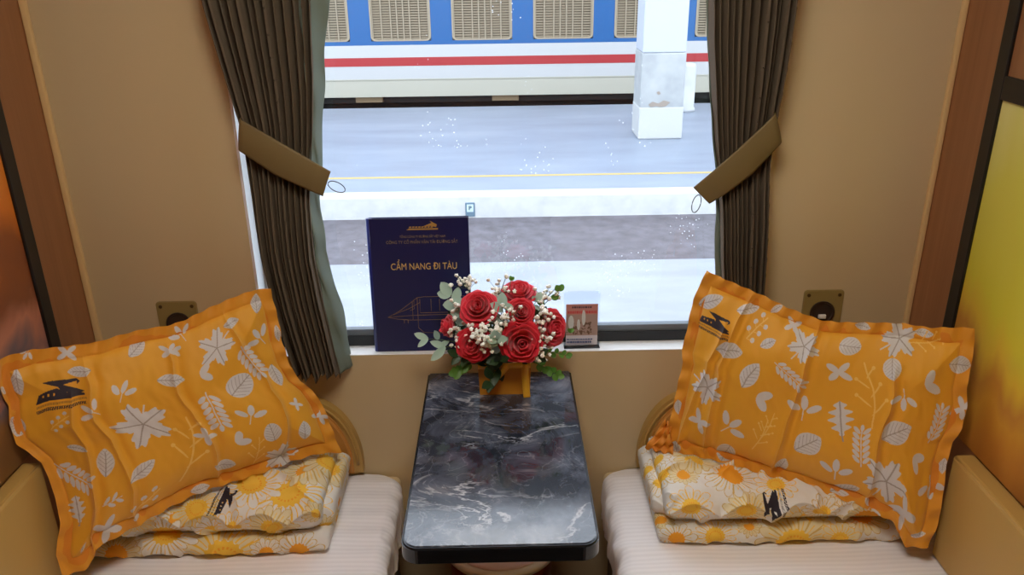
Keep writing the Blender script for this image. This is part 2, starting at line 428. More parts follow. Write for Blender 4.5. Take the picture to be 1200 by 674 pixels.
# picture panels on both side walls
def picture_mat(name, stops, scale, detail, dist, seed):
    m = mat(name, (128, 128, 128), .3)
    tc = node(m, 'ShaderNodeTexCoord'); mp = node(m, 'ShaderNodeMapping'); mp.inputs['Scale'].default_value = scale; mp.inputs['Location'].default_value = seed
    n = node(m, 'ShaderNodeTexNoise'); n.inputs['Scale'].default_value = 1; n.inputs['Detail'].default_value = detail; n.inputs['Distortion'].default_value = dist
    sp = node(m, 'ShaderNodeSeparateXYZ'); ma = node(m, 'ShaderNodeMath', operation='MULTIPLY_ADD'); ma.inputs[1].default_value = .55; 
    mr = node(m, 'ShaderNodeMapRange'); mr.inputs[1].default_value = .70; mr.inputs[2].default_value = 1.40; mr.inputs[3].default_value = -.25; mr.inputs[4].default_value = .72
    r = node(m, 'ShaderNodeValToRGB'); set_ramp(r, stops)
    link(m, tc.outputs['Object'], mp.inputs[0]); link(m, mp.outputs[0], n.inputs[0]); link(m, tc.outputs['Object'], sp.inputs[0])
    link(m, sp.outputs['Z'], mr.inputs[0]); link(m, n.outputs[0], ma.inputs[0]); link(m, mr.outputs[0], ma.inputs[2]); link(m, ma.outputs[0], r.inputs[0])
    link(m, r.outputs[0], bsdf(m).inputs['Base Color'])
    return m
def picture(side, x, stops, scale, det, dist, seed, label):
    s = -1 if side == 'L' else 1; zb = .742 if s < 0 else .704
    t = thing('picture_panel', label, 'wall picture', (x, -1.0, .75))
    xa, xb = (x, x + .012) if s < 0 else (x - .012, x)
    bm = bmesh.new(); y0, y1 = -1.95, -.165; wv = .036
    bx(bm, xa, xb, y1 - wv, y1, zb, 2.25, .002); bx(bm, xa, xb, y0, y0 + wv, zb, 2.25, .002)
    bx(bm, xa, xb, y0 + wv, y1 - wv, 1.388, 1.432, .002); bx(bm, xa, xb, y0 + wv, y1 - wv, 2.21, 2.25, .002)
    hang(from_bm('frame', bm, M['black']), t)
    xa2, xb2 = (x, x + .006) if s < 0 else (x - .006, x)
    box('printed_picture', (xa2, xb2, y0 + wv, y1 - wv, zb, 1.388), picture_mat('picture_print_' + side.lower(), stops, scale, det, dist, seed), t)
    box('upper_board', (xa2, xb2, y0 + wv, y1 - wv, 1.432, 2.21), M['wood'], t)
picture('L', XL, [(0.0, (120, 84, 46)), (.20, (128, 90, 52)), (.30, (112, 94, 96)), (.40, (186, 120, 92)), (.50, (128, 72, 42)), (.62, (140, 76, 36)), (.75, (214, 118, 40)), (1, (230, 140, 50))], (6, 6, 5), 3, .8, (1.3, 0, 0),
        'framed picture panel of blurred orange, brown and grey tones on the left wall')
picture('R', XR, [(0.0, (150, 92, 34)), (.16, (182, 120, 46)), (.26, (200, 144, 52)), (.32, (186, 128, 50)), (.40, (214, 178, 56)), (.50, (208, 194, 56)), (.8, (214, 204, 84)), (1, (226, 218, 136))], (7, 7, 1.5), 3, .1, (0, .4, .2),
        'framed picture panel of blurred yellow-green and amber tones on the right wall')

# ceiling lamp (the compartment's own light)
def lamp():
    t = thing('ceiling_light', 'long warm white ceiling lamp with a frosted cover', 'ceiling light', (0, -1.05, ZC))
    bm = bmesh.new(); prism(bm, rrect(-.30, .30, -1.25, -.85, .04), ZC - .03, ZC); hang(from_bm('housing', bm, M['white_plastic']), t)
    e = bpy.data.materials.new('lamp_cover'); e.use_nodes = True; n = e.node_tree.nodes; n.clear(); em = n.new('ShaderNodeEmission'); o_ = n.new('ShaderNodeOutputMaterial')
    em.inputs[0].default_value = (1, .93, .83, 1); em.inputs[1].default_value = LAMP; e.node_tree.links.new(em.outputs[0], o_.inputs[0])
    bm = bmesh.new(); prism(bm, rrect(-.27, .27, -1.22, -.88, .035), ZC - .042, ZC - .03); hang(from_bm('diffuser', bm, e), t)
lamp()

# ---------------------------------------------------------------- berths
def soft_box(name, x0, x1, y0, y1, z0, z1, r, nx, ny, material, amp=0.0, seed=1, parent=None):
    """rounded cushion: superellipse-style box sampled as a closed skin, with gentle wrinkles"""
    nu, nv = nx, ny
    cx, cy, cz = (x0 + x1) / 2, (y0 + y1) / 2, (z0 + z1) / 2; hx, hy, hz = (x1 - x0) / 2, (y1 - y0) / 2, (z1 - z0) / 2
    bm = bmesh.new(); bx(bm, x0, x1, y0, y1, z0, z1, r, 5)
    o = from_bm(name, bm, material, None, smooth=True)
    return o
def sheet_mattress(s, xin, xout, label):
    """fitted white sheet over the berth cushion, top surface wrinkled"""
    t = thing('berth', label, 'berth', ((xin + xout) / 2, -1.0, 0), 'lower berths')
    # skin of the sheet-covered cushion: section swept along y, corners rounded in plan
    y1, y0, top, bot, r = -.006, -2.0, .447, .335, .032
    ny = 420; ys = y1 - (np.linspace(0, 1, ny) ** 1.4) * (y1 - y0)
    prof = [(0, bot - .002)]                                  # (inset from inner face, z)
    for a in np.linspace(0, 90, 9): prof.append((r - r * math.cos(R(a)), top - r + r * math.sin(R(a))))
    width = abs(xout - xin)
    for q in np.linspace(r, width, 150)[1:]: prof.append((q, top))
    prof = np.array(prof); dense = []
    for zz in np.linspace(bot, top - r, 14)[:-1]: dense.append((0, zz))
    prof = np.array(dense + [tuple(p) for p in prof[1:]])
    Y, I = np.meshgrid(ys, np.arange(len(prof)), indexing='ij')
    ins = prof[I, 0]; Z = prof[I, 1].copy()
    rc = .055; dy = np.clip(rc - (y1 - Y), 0, rc); corner = rc - np.sqrt(np.clip(rc * rc - dy * dy, 0, None))
    fall = np.clip(1 - ins / .12, 0, 1)
    X = xin - s * 0 + (1 if xout > xin else -1) * (ins + corner * fall)
    wr = smoothnoise(ins * 1.0, Y * 1.6, 5 + s, 3, 2.2)
    side = (ins < .001)
    Z = Z + np.where(side, 0, .0035 * wr * np.clip(ins / .03, 0, 1)) - .010 * np.clip(dy / rc, 0, 1) ** 2
    X = X + (1 if xout > xin else -1) * np.where(ins < .02, .0060 * smoothnoise(Z * 1.0, Y * 2.4, 9 + s, 3, 5), 0)
    # gathered tucks radiating from the inner edge
    Z = Z + .0022 * np.sin(Y * 95 + 6 * ins) * np.exp(-ins / .10) * (ins > .005)
    o = grid_mesh('fitted_sheet', np.stack([X, Y, Z], -1), M['sheet']); hang(o, t)
    sg = 1 if xout > xin else -1
    xs = sorted((xin + sg * .006, xout)); box('cushion', (xs[0], xs[1], y0, -.001, .30, top - .012), M['cream_leather'], t, bev=.02, seg=4)
    xs = sorted((xin + sg * .012, xout)); box('edge_rail', (xs[0], xs[1], y0, -.001, .275, .30), M['chrome'], t, bev=.003)
    xs = sorted((xin + sg * .03, xout)); box('base_box', (xs[0], xs[1], y0, -.001, .0, .275), mat('berth_base_' + ('left' if s < 0 else 'right'), (96, 82, 66), .5), t)
    return t
sheet_mattress(-1, -.247, XL, 'lower berth with a white fitted sheet along the left wall')
sheet_mattress(1, .250, XR, 'lower berth with a white fitted sheet along the right wall')

def bolster(x0, x1, ytop, zt, label):
    t = thing('wall_bolster', label, 'bolster', ((x0 + x1) / 2, -1.2, .447), 'tan bolsters on the side walls')
    box('pad', (x0, x1, -1.95, ytop, .449, zt), M['leather'], t, bev=.010, seg=4)
    # piping seam along the inner top edge
    bm = bmesh.new(); xe = x1 - .004 if x0 < 0 else x0 + .004
    tube(bm, [(xe, y, zt - .004) for y in np.linspace(-1.94, ytop - .008, 30)], .003, 6)
    hang(from_bm('piping', bm, M['leather'], None, True), t)
bolster(XL + .001, -.903, -.372, .740, 'tan leather bolster pad along the left wall')
bolster(.921, XR - .001, -.352, .702, 'tan leather bolster pad along the right wall')

def head_pad(xin, xout, label):
    """padded end board on the window wall with a rounded inner corner"""
    s = 1 if xout > xin else -1
    t = thing('end_pad', label, 'padded end board', ((xin + xout) / 2, -.01, .45), 'padded end boards below the window')
    def shape(i, top):
        pts = []
        rx, rz = .125 - i, .185 - i
        for a in np.linspace(0, 90, 14):
            pts.append((xin + s * (i + rx - rx * math.cos(R(a))), top - i - rz + rz * math.sin(R(a))))
        pts.append((xout, top - i)); pts.append((xout, .455)); pts.append((xin + s * i, .455))
        return pts
    bm = bmesh.new(); F = prism(bm, shape(0, .665), -.024, -.001, 'y')
    ed = [e for e in F[0].edges] + [e for e in F[1].edges if True]
    hang(from_bm('board', bm, M['leather'], None), t)
    bm = bmesh.new(); pp = shape(.022, .665)
    F = prism(bm, pp, -.034, -.0241, 'y')
    f0 = min(bm.faces, key=lambda f: f.calc_center_median().y)
    bmesh.ops.bevel(bm, geom=list(f0.edges), offset=.006, segments=3, affect='EDGES')
    hang(from_bm('padding', bm, M['leather_dark'], None), t)
    bm = bmesh.new(); pts = [(a, -.026, b) for a, b in shape(.011, .665)[:15]]
    tube(bm, pts, .0035, 8); hang(from_bm('piping', bm, M['leather'], None, True), t)
head_pad(-.345, XL + .001, 'rounded tan leather end board behind the left pillow')
head_pad(.340, XR - .001, 'rounded tan leather end board behind the right pillow')

# ---------------------------------------------------------------- sockets
def socket(cx, label):
    t = thing('power_socket', label, 'power socket', (cx, 0, .87), 'wall sockets either side of the window')
    bm = bmesh.new(); prism(bm, rrect(cx - .047, cx + .047, .822, .920, .009), -.004, 0, 'y')
    f0 = min(bm.faces, key=lambda f: f.calc_center_median().y); bmesh.ops.bevel(bm, geom=list(f0.edges), offset=.0015, segments=2, affect='EDGES')
    hang(from_bm('cover_plate', bm, M['plate']), t)
    def disc(r, y0, y1, dx, dz, n=32): 
        bm = bmesh.new(); prism(bm, [(cx + dx + r * math.cos(2 * math.pi * k / n), .87 + dz + r * math.sin(2 * math.pi * k / n)) for k in range(n)], y0, y1, 'y'); return bm
    # hollow round well
    bm = bmesh.new(); n = 36
    prof = [(.029, -.0045), (.029, -.0075), (.025, -.0075), (.0235, -.0043), (.0, -.0043)]
    rings = [[bm.verts.new((cx + r * math.cos(2 * math.pi * k / n), y, .864 + r * math.sin(2 * math.pi * k / n))) for k in range(n)] for r, y in prof[:-1]]
    for A, B in zip(rings, rings[1:]):
        for k in range(n): bm.faces.new((A[k], A[(k + 1) % n], B[(k + 1) % n], B[k]))
    bm.faces.new(rings[-1]); hang(from_bm('socket_well', bm, M['socket_dark'], None, False), t)
    bm = bmesh.new(); bx(bm, cx - .009, cx + .009, -.012, -.0045, .850, .860, .002); hang(from_bm('contact_cover', bm, M['white_plastic']), t)
    for dx in (-.036, .036):
        for dz in (-.038, .038): hang(from_bm('screw', disc(.0042, -.0055, -.004, dx, dz, 14), M['screw']), t)
socket(-.744, 'square olive socket plate peeking over the left pillow')
socket(.760, 'square olive socket plate peeking over the right pillow')

# ---------------------------------------------------------------- curtains
def curtain(label, rows, lining, side, nfold, seed):
    """rows: (z, x_left, x_right) of the gathered cloth; pleats run down the whole drop"""
    rows = sorted(rows); zs = np.array([r[0] for r in rows]); xl = np.array([r[1] for r in rows]); xr = np.array([r[2] for r in rows])
    t = thing('curtain', label, 'curtain', (float(xl.mean() + xr.mean()) / 2, -.045, float(zs[0])), 'window curtains')
    nz, nu = 220, 900
    z = np.linspace(zs[0], zs[-1], nz); 
    def sm(v): 
        f = np.interp(z, zs, v); k = np.ones(9) / 9; return np.convolve(np.pad(f, 4, mode='edge'), k, 'valid')
    L, Rr = sm(xl), sm(xr)
    u = np.linspace(0, 1, nu); U, Z = np.meshgrid(u, z); rs = np.random.RandomState(seed)
    ph = U * nfold + .10 * np.sin(Z * 3.1 + U * 9) + .18 * np.sin(U * 11 + seed)
    tri = np.abs((ph % 1) * 2 - 1)                                   # 0..1 pleat
    prof = tri ** 1.3
    amp = .046 * (.8 + .3 * np.sin(np.floor(ph) * 2.3 + seed))
    pinch = 1 - .35 * np.exp(-((Z - 1.25) / .12) ** 2)
    Y = -.022 - amp * prof * pinch - .006 * np.sin(U * np.pi)
    X = L[:, None] + (Rr - L)[:, None] * (U + .012 * np.sin(2 * np.pi * ph))
    hem = np.clip((zs[0] + .012 - Z) / .012, 0, 1)
    Zp = Z + hem * (.006 * np.sin(U * 23) + .004 * np.sin(U * 61))
    hang(grid_mesh('curtain_cloth', np.stack([X, Y, Zp], -1), M['curtain'], solid=.0015), t)
    # lining turned out on the window side
    zz = np.array([r[0] for r in sorted(lining)]); la = np.interp(z, zz, [r[1] for r in sorted(lining)]); lb = np.interp(z, zz, [r[2] for r in sorted(lining)])
    nu2 = 40; U2, Z2 = np.meshgrid(np.linspace(0, 1, nu2), z)
    X2 = la[:, None] + (lb - la)[:, None] * U2
    Y2 = -.040 + .045 * U2 ** 1.6 + .004 * np.sin(U2 * 8 + Z2 * 14) + .003 * np.sin(Z2 * 60 + U2 * 5)
    X2 = X2 + .0025 * np.sin(Z2 * 37) * U2
    hang(grid_mesh('lining', np.stack([X2, Y2, Z2], -1), M['lining'], solid=.0012), t)
    # heading rail clip
    bm = bmesh.new(); tube(bm, [(float(L[-1]) - .01, -.05, zs[-1] + .006), (float(Rr[-1]) + .01, -.05, zs[-1] + .006)], .008, 10)
    hang(from_bm('heading_tape', bm, M['lining'], None, True), t)
    return t
LC = [(1.95, -.590, -.36), (1.577, -.563, -.352), (1.41, -.536, -.364), (1.325, -.524, -.376), (1.235, -.524, -.390), (1.178, -.522, -.399), (1.04, -.520, -.402), (.937, -.510, -.394), (.83, -.492, -.382), (.745, -.476, -.372)]
LL = [(1.95, -.40, -.31), (1.577, -.382, -.328), (1.41, -.384, -.356), (1.325, -.386, -.366), (1.235, -.392, -.378), (1.178, -.402, -.386), (1.04, -.405, -.388), (.937, -.396, -.372), (.83, -.384, -.357), (.752, -.374, -.353)]
curtain('olive brown pleated curtain gathered at the left side of the window', LC, LL, -1, 12, 1)
RC_ = [(1.95, .41, .62), (1.564, .430, .600), (1.48, .437, .597), (1.396, .449, .592), (1.31, .462, .587), (1.218, .477, .585), (1.12, .489, .590), (1.02, .497, .594), (.94, .508, .597), (.83, .517, .60), (.745, .52, .60)]
RL = [(1.95, .400, .45), (1.564, .424, .455), (1.396, .445, .475), (1.31, .456, .486), (1.218, .470, .50), (1.12, .480, .513), (1.02, .486, .522), (.94, .498, .53), (.83, .508, .54), (.745, .512, .545)]
curtain('olive brown pleated curtain gathered at the right side of the window', RC_, RL, 1, 11, 4)

def tieback(top, bot, out, loop, label):
    """band wrapped round the gathered curtain; its free end carries a small cord loop"""
    t = thing('curtain_tieback', label, 'curtain tieback', top[0], 'curtain tiebacks')
    n = len(top); T = np.array(top, float); B = np.array(bot, float)
    s = np.linspace(0, 1, n); ss = np.linspace(0, 1, 60)
    Tt = np.stack([np.interp(ss, s, T[:, i]) for i in range(3)], 1); Bb = np.stack([np.interp(ss, s, B[:, i]) for i in range(3)], 1)
    v = np.linspace(0, 1, 14)[:, None, None]
    P = (1 - v) * Tt[None] + v * Bb[None]
    P[..., 1] -= .004 * np.sin(v[..., 0] * np.pi)
    hang(grid_mesh('band', P, M['band'], solid=.004), t)
    bm = bmesh.new(); c, a, b, ang = loop
    pts = [c]
    for k in range(25):
        th = 2 * math.pi * k / 24; x = a * (1 - math.cos(th)) ; zz = b * math.sin(th)
        pts.append((c[0] + x * math.cos(ang) - zz * math.sin(ang), c[1] - .002, c[2] + x * math.sin(ang) + zz * math.cos(ang)))
    tube(bm, pts, .0011, 6); hang(from_bm('cord_loop', bm, M['cord'], None, True), t)
tieback([(-.47, -.004, 1.335), (-.522, -.008, 1.352), (-.520, -.060, 1.347), (-.43, -.070, 1.293), (-.370, -.070, 1.254), (-.345, -.064, 1.236)],
        [(-.48, -.004, 1.290), (-.534, -.008, 1.287), (-.531, -.060, 1.283), (-.46, -.070, 1.233), (-.392, -.070, 1.198), (-.366, -.064, 1.183)],
        None, ((-.352, -.064, 1.212), .019, .010, R(-28)), 'olive band holding back the left curtain')
tieback([(.54, -.004, 1.335), (.584, -.008, 1.350), (.580, -.060, 1.341), (.51, -.072, 1.275), (.455, -.070, 1.222), (.421, -.062, 1.188)],
        [(.55, -.004, 1.270), (.603, -.008, 1.285), (.599, -.060, 1.281), (.54, -.072, 1.218), (.492, -.070, 1.178), (.458, -.062, 1.152)],
        None, ((.434, -.062, 1.172), .020, .009, R(-102)), 'olive band holding back the right curtain')

# ---------------------------------------------------------------- table
def table():
    t = thing('folding_table', 'black marble topped wall table between the two berths', 'table', (0, -.3, 0))
    x0, x1, y0, y1, zt = -.172, .172, -.628, -.002, .72
    pts = rrect(x0, x1, y0, y1, .030, 10, (0, 0, 1, 1))
    bm = bmesh.new(); prism(bm, rrect(x0 + .005, x1 - .005, y0 + .005, y1, .026, 10, (0, 0, 1, 1)), zt - .010, zt)
    f1 = max(bm.faces, key=lambda f: f.calc_center_median().z); bmesh.ops.bevel(bm, geom=list(f1.edges), offset=.0012, segments=2, affect='EDGES')
    hang(from_bm('marble_top', bm, M['marble']), t)
    bm = bmesh.new(); prism(bm, pts, zt - .036, zt - .002)
    fs = [max(bm.faces, key=lambda f: f.calc_center_median().z), min(bm.faces, key=lambda f: f.calc_center_median().z)]
    bmesh.ops.bevel(bm, geom=list({e for f in fs for e in f.edges}), offset=.003, segments=3, affect='EDGES')
    hang(from_bm('edge_band', bm, M['table_edge']), t)
    bm = bmesh.new(); bx(bm, -.13, .13, -.04, -.001, zt - .10, zt - .037, .004); 
    for sx in (-.11, .11):
        prism(bm, [(-.04, zt - .037), (-.34, zt - .037), (-.34, zt - .055), (-.04, zt - .16)], sx - .008, sx + .008, 'x')
    hang(from_bm('wall_bracket', bm, M['black']), t)
    bm = bmesh.new(); lathe(bm, [(.06, 0), (.06, .008), (.018, .014), (.018, .66), (.05, .676), (.05, .683)], (0, -.36, 0), 28)
    # the leg folds up under the top: short hinge column only
    bm.free()
table()

def bin_():
    t = thing('waste_bin', 'round bin with a pink lid and cream rim under the table', 'waste bin', (-.004, -.148, 0))
    c = (-.004, -.148, 0)
    bm = bmesh.new(); lathe(bm, [(.095, 0), (.105, .01), (.125, .30), (.128, .335)], c); hang(from_bm('bin_body', bm, mat('red_brown_plastic', (128, 62, 46), .45), None, True), t)
    bm = bmesh.new(); lathe(bm, [(.131, .335), (.140, .338), (.142, .350), (.138, .357), (.128, .356)], c, 56); hang(from_bm('rim', bm, mat('cream_plastic', (238, 228, 206), .4), None, True), t)
    bm = bmesh.new(); lathe(bm, [(.127, .3565), (.127, .3595), (.12, .362), (.02, .364)], c, 56); hang(from_bm('lid', bm, mat('pink_lid', (244, 222, 220), .45), None, True), t)
    bm = bmesh.new(); bx(bm, -.020, .012, -.246, -.228, .3625, .368, .002); hang(from_bm('lid_catch', bm, M['chrome']), t)
bin_()

# ---------------------------------------------------------------- pillows
ORANGE = np.array(lin(222, 158, 30)[:3]); WHITE = np.array(lin(204, 200, 198)[:3]); VEIN = np.array(lin(158, 148, 140)[:3])
PALE = np.array(lin(232, 186, 92)[:3]); INK = np.array(lin(34, 26, 38)[:3]); FLANGE = np.array(lin(206, 122, 22)[:3])
RIGHT_EDGE = {'top': [(458, -89, 1008), (474, -98, 1001), (524, -124, 985), (576, -152, 968), (611, -172, 954), (648, -191, 944), (679, -207, 937), (717, -223, 940), (768, -245, 949), (818, -267, 956), (860, -287, 955), (901, -304, 963), (930, -317, 968)], 'right': [(930, -317, 968), (933, -324, 942), (931, -334, 888), (927, -341, 847), (931, -349, 813), (926, -357, 765), (913, -358, 733), (906, -364, 687), (905, -377, 621), (901, -389, 556), (887, -394, 499)], 'bottom': [(387, -146, 579), (427, -163, 585), (485, -190, 584), (537, -214, 582), (581, -236, 577), (655, -271, 575), (705, -296, 564), (773, -330, 555), (826, -358, 536), (838, -370, 509), (850, -379, 488), (887, -394, 499)], 'left': [(458, -89, 1008), (447, -89, 982), (433, -91, 942), (427, -95, 911), (420, -101, 864), (411, -106, 822), (415, -113, 799), (404, -120, 740), (398, -125, 703), (388, -133, 640), (384, -140, 601), (387, -146, 579)]}
RIGHT_PRINT = [('leaf', 14, 66, 59, 33, 0.5), ('leaf', 73, 131, 129, 116, 0.55), ('leaf', 138, 186, 166, 125, 0.5), ('maple', 39, 203, 96, 227, 1.1), ('fern', 200, 110, 259, 142, 1), ('maple', 234, 83, 265, 35, 1.1), ('fly', 169, 193, 203, 199, 1), ('x', 45, 276, 84, 299, 1), ('tri', 121, 284, 158, 249, 1), ('leaf', 8, 258, 16, 289, 0.6), ('leaf', 163, 92, 192, 66, 0.45), ('leaf', 163, 25, 183, 0, 0.4), ('leaf', 96, 46, 138, 25, 0.45), ('berry', 132, 88, 163, 35, 1), ('tri', 268, 203, 265, 151, 1), ('stem', 192, 284, 214, 216, 1), ('x', 200, 29, 234, 31, 1), ('leaf', 19, 369, 19, 343, 0.9), ('heart', 135, 321, 118, 365, 0.9), ('leaf', 234, 352, 248, 312, 0.55), ('stem', 180, 312, 203, 234, 0.8), ('heart', 316, 44, 358, 48, 0.9), ('x', 299, 101, 347, 94, 1), ('maple', 401, 44, 452, 11, 1.1), ('heart', 418, 62, 423, 99, 1.0), ('oak', 350, 225, 330, 155, 0.7), ('stem', 401, 199, 367, 75, 1), ('leaf', 525, 55, 565, 60, 0.7), ('fly', 483, 97, 511, 81, 1), ('tri', 443, 121, 446, 158, 1), ('leaf', 423, 214, 469, 175, 0.75), ('fern', 519, 184, 522, 123, 1), ('x', 550, 144, 565, 110, 1), ('leaf', 339, 3, 370, 12, 0.5), ('fern', 389, 273, 384, 201, 1), ('leaf', 262, 282, 310, 241, 0.75), ('tri', 344, 313, 344, 265, 1.1), ('maple', 423, 325, 454, 254, 1.15), ('leaf', 341, 360, 392, 328, 0.5), ('fly', 491, 219, 517, 230, 1), ('tri', 539, 251, 545, 291, 1), ('x', 471, 358, 502, 301, 1), ('tri', 418, 369, 435, 343, 1), ('leaf', 525, 347, 550, 341, 0.5), ('leaf', 559, 212, 559, 240, 0.6), ('leaf', 454, 11, 491, 11, 0.4), ('stem', 443, 31, 514, 14, 0.7)]
RIGHT_LOGO = [('logo', 22, 94, 96, 96)]
RIGHT_CREASE = [[(0.2, 0.045), (0.155, 0.455), (0.145, 0.965)], [(0.145, 0.25), (0.075, 0.645), (0.045, 0.945)], [(0.475, 0.055), (0.445, 0.4), (0.42, 0.71), (0.395, 0.955)], [(0.755, 0.25), (0.74, 0.58), (0.725, 0.975)]]
RIGHT_SIZE = (0.565, 0.369)
LEFT_EDGE = {'top': [(-951, -376, 956), (-937, -366, 963), (-916, -352, 966), (-887, -334, 966), (-851, -314, 960), (-793, -280, 953), (-754, -255, 957), (-721, -235, 958), (-674, -207, 954), (-648, -189, 958), (-608, -161, 971), (-563, -130, 982), (-525, -106, 988), (-497, -89, 984)], 'right': [(-497, -89, 984), (-493, -92, 965), (-484, -100, 914), (-479, -110, 863), (-467, -117, 809), (-449, -116, 769), (-425, -109, 739), (-406, -108, 700), (-388, -114, 634), (-373, -119, 579)], 'bottom': [(-877, -444, 525), (-867, -440, 515), (-840, -424, 515), (-826, -411, 530), (-822, -404, 549), (-792, -383, 557), (-750, -355, 568), (-696, -317, 583), (-651, -287, 592), (-607, -260, 593), (-521, -207, 591), (-473, -176, 595), (-421, -145, 593), (-373, -119, 579)], 'left': [(-951, -376, 956), (-949, -387, 913), (-937, -385, 889), (-929, -385, 871), (-931, -394, 841), (-924, -401, 799), (-892, -393, 752), (-883, -397, 718), (-876, -404, 674), (-872, -415, 623), (-883, -437, 566), (-877, -444, 525)]}
LEFT_PRINT = [('leaf', 157, 48, 118, 44, 0.5), ('leaf', 226, 44, 260, 21, 0.6), ('tri', 197, 111, 215, 77, 1), ('maple', 223, 152, 181, 213, 1.35), ('leaf', 265, 103, 315, 113, 0.5), ('x', 105, 9, 139, 15, 1), ('x', 281, 50, 315, 50, 1), ('tri', 149, 125, 123, 102, 1), ('leaf', 36, 23, 31, 67, 0.45), ('heart', 21, 127, 5, 96, 0.9), ('leaf', 102, 254, 120, 200, 0.52), ('leaf', 139, 281, 189, 259, 0.48), ('fern', 26, 198, 73, 256, 1), ('oak', 34, 300, 36, 254, 0.65), ('twig', 89, 306, 123, 300, 1), ('leaf', 63, 175, 92, 194, 0.4), ('x', 94, 335, 107, 383, 1), ('berry', 136, 361, 192, 325, 1), ('leaf', 39, 356, 52, 344, 0.4), ('stem', 228, 333, 276, 194, 1), ('x', 276, 232, 297, 265, 1), ('leaf', 483, 44, 494, 7, 0.6), ('leaf', 410, 44, 444, 42, 0.5), ('maple', 410, 59, 360, 92, 1.2), ('tri', 483, 100, 460, 65, 1), ('fern', 433, 94, 460, 167, 1), ('heart', 378, 179, 433, 154, 0.9), ('fly', 341, 113, 368, 113, 1), ('fern', 339, 155, 320, 242, 1), ('tri', 376, 246, 399, 207, 1), ('fly', 331, 288, 357, 275, 1), ('heart', 405, 313, 402, 271, 0.9), ('leaf', 462, 338, 470, 296, 0.62), ('leaf', 486, 152, 478, 204, 0.5), ('leaf', 518, 75, 520, 109, 0.4), ('x', 468, 244, 476, 269, 1), ('x', 499, 284, 523, 311, 1), ('maple', 402, 385, 423, 335, 1.2), ('leaf', 289, 325, 328, 340, 0.66), ('leaf', 244, 375, 278, 377, 0.6), ('stem', 357, 365, 376, 290, 1), ('tri', 331, 32, 318, 0, 1), ('fly', 305, 51, 320, 57, 1), ('tri', 60, 0, 47, 15, 1), ('leaf', 2, 38, 10, 55, 0.5), ('berry', 68, 136, 105, 117, 1)]
LEFT_LOGO = [('logo', 52, 90, 139, 88)]
LEFT_CREASE = [[(0.28, 0.11), (0.255, 0.59), (0.28, 0.98)], [(0.215, 0.25), (0.145, 0.66), (0.125, 0.96)], [(0.565, 0.13), (0.55, 0.565), (0.56, 0.95)], [(0.795, 0.09), (0.87, 0.45), (0.795, 0.925)]]
LEFT_SIZE = (0.526, 0.385)

def resamp(P, N):
    P = np.asarray(P, float) / 1000; s = np.r_[0, np.cumsum(np.linalg.norm(np.diff(P, axis=0), axis=1))]; s /= s[-1]
    t = np.linspace(0, 1, N); Q = np.stack([np.interp(t, s, P[:, i]) for i in range(3)], 1)
    k = max(3, N // 60) | 1; ker = np.ones(k) / k
    for i in range(3):
        q = np.convolve(np.pad(Q[:, i], k // 2, mode='edge'), ker, 'valid'); q[0], q[-1] = Q[0, i], Q[-1, i]; Q[:, i] = q
    return Q

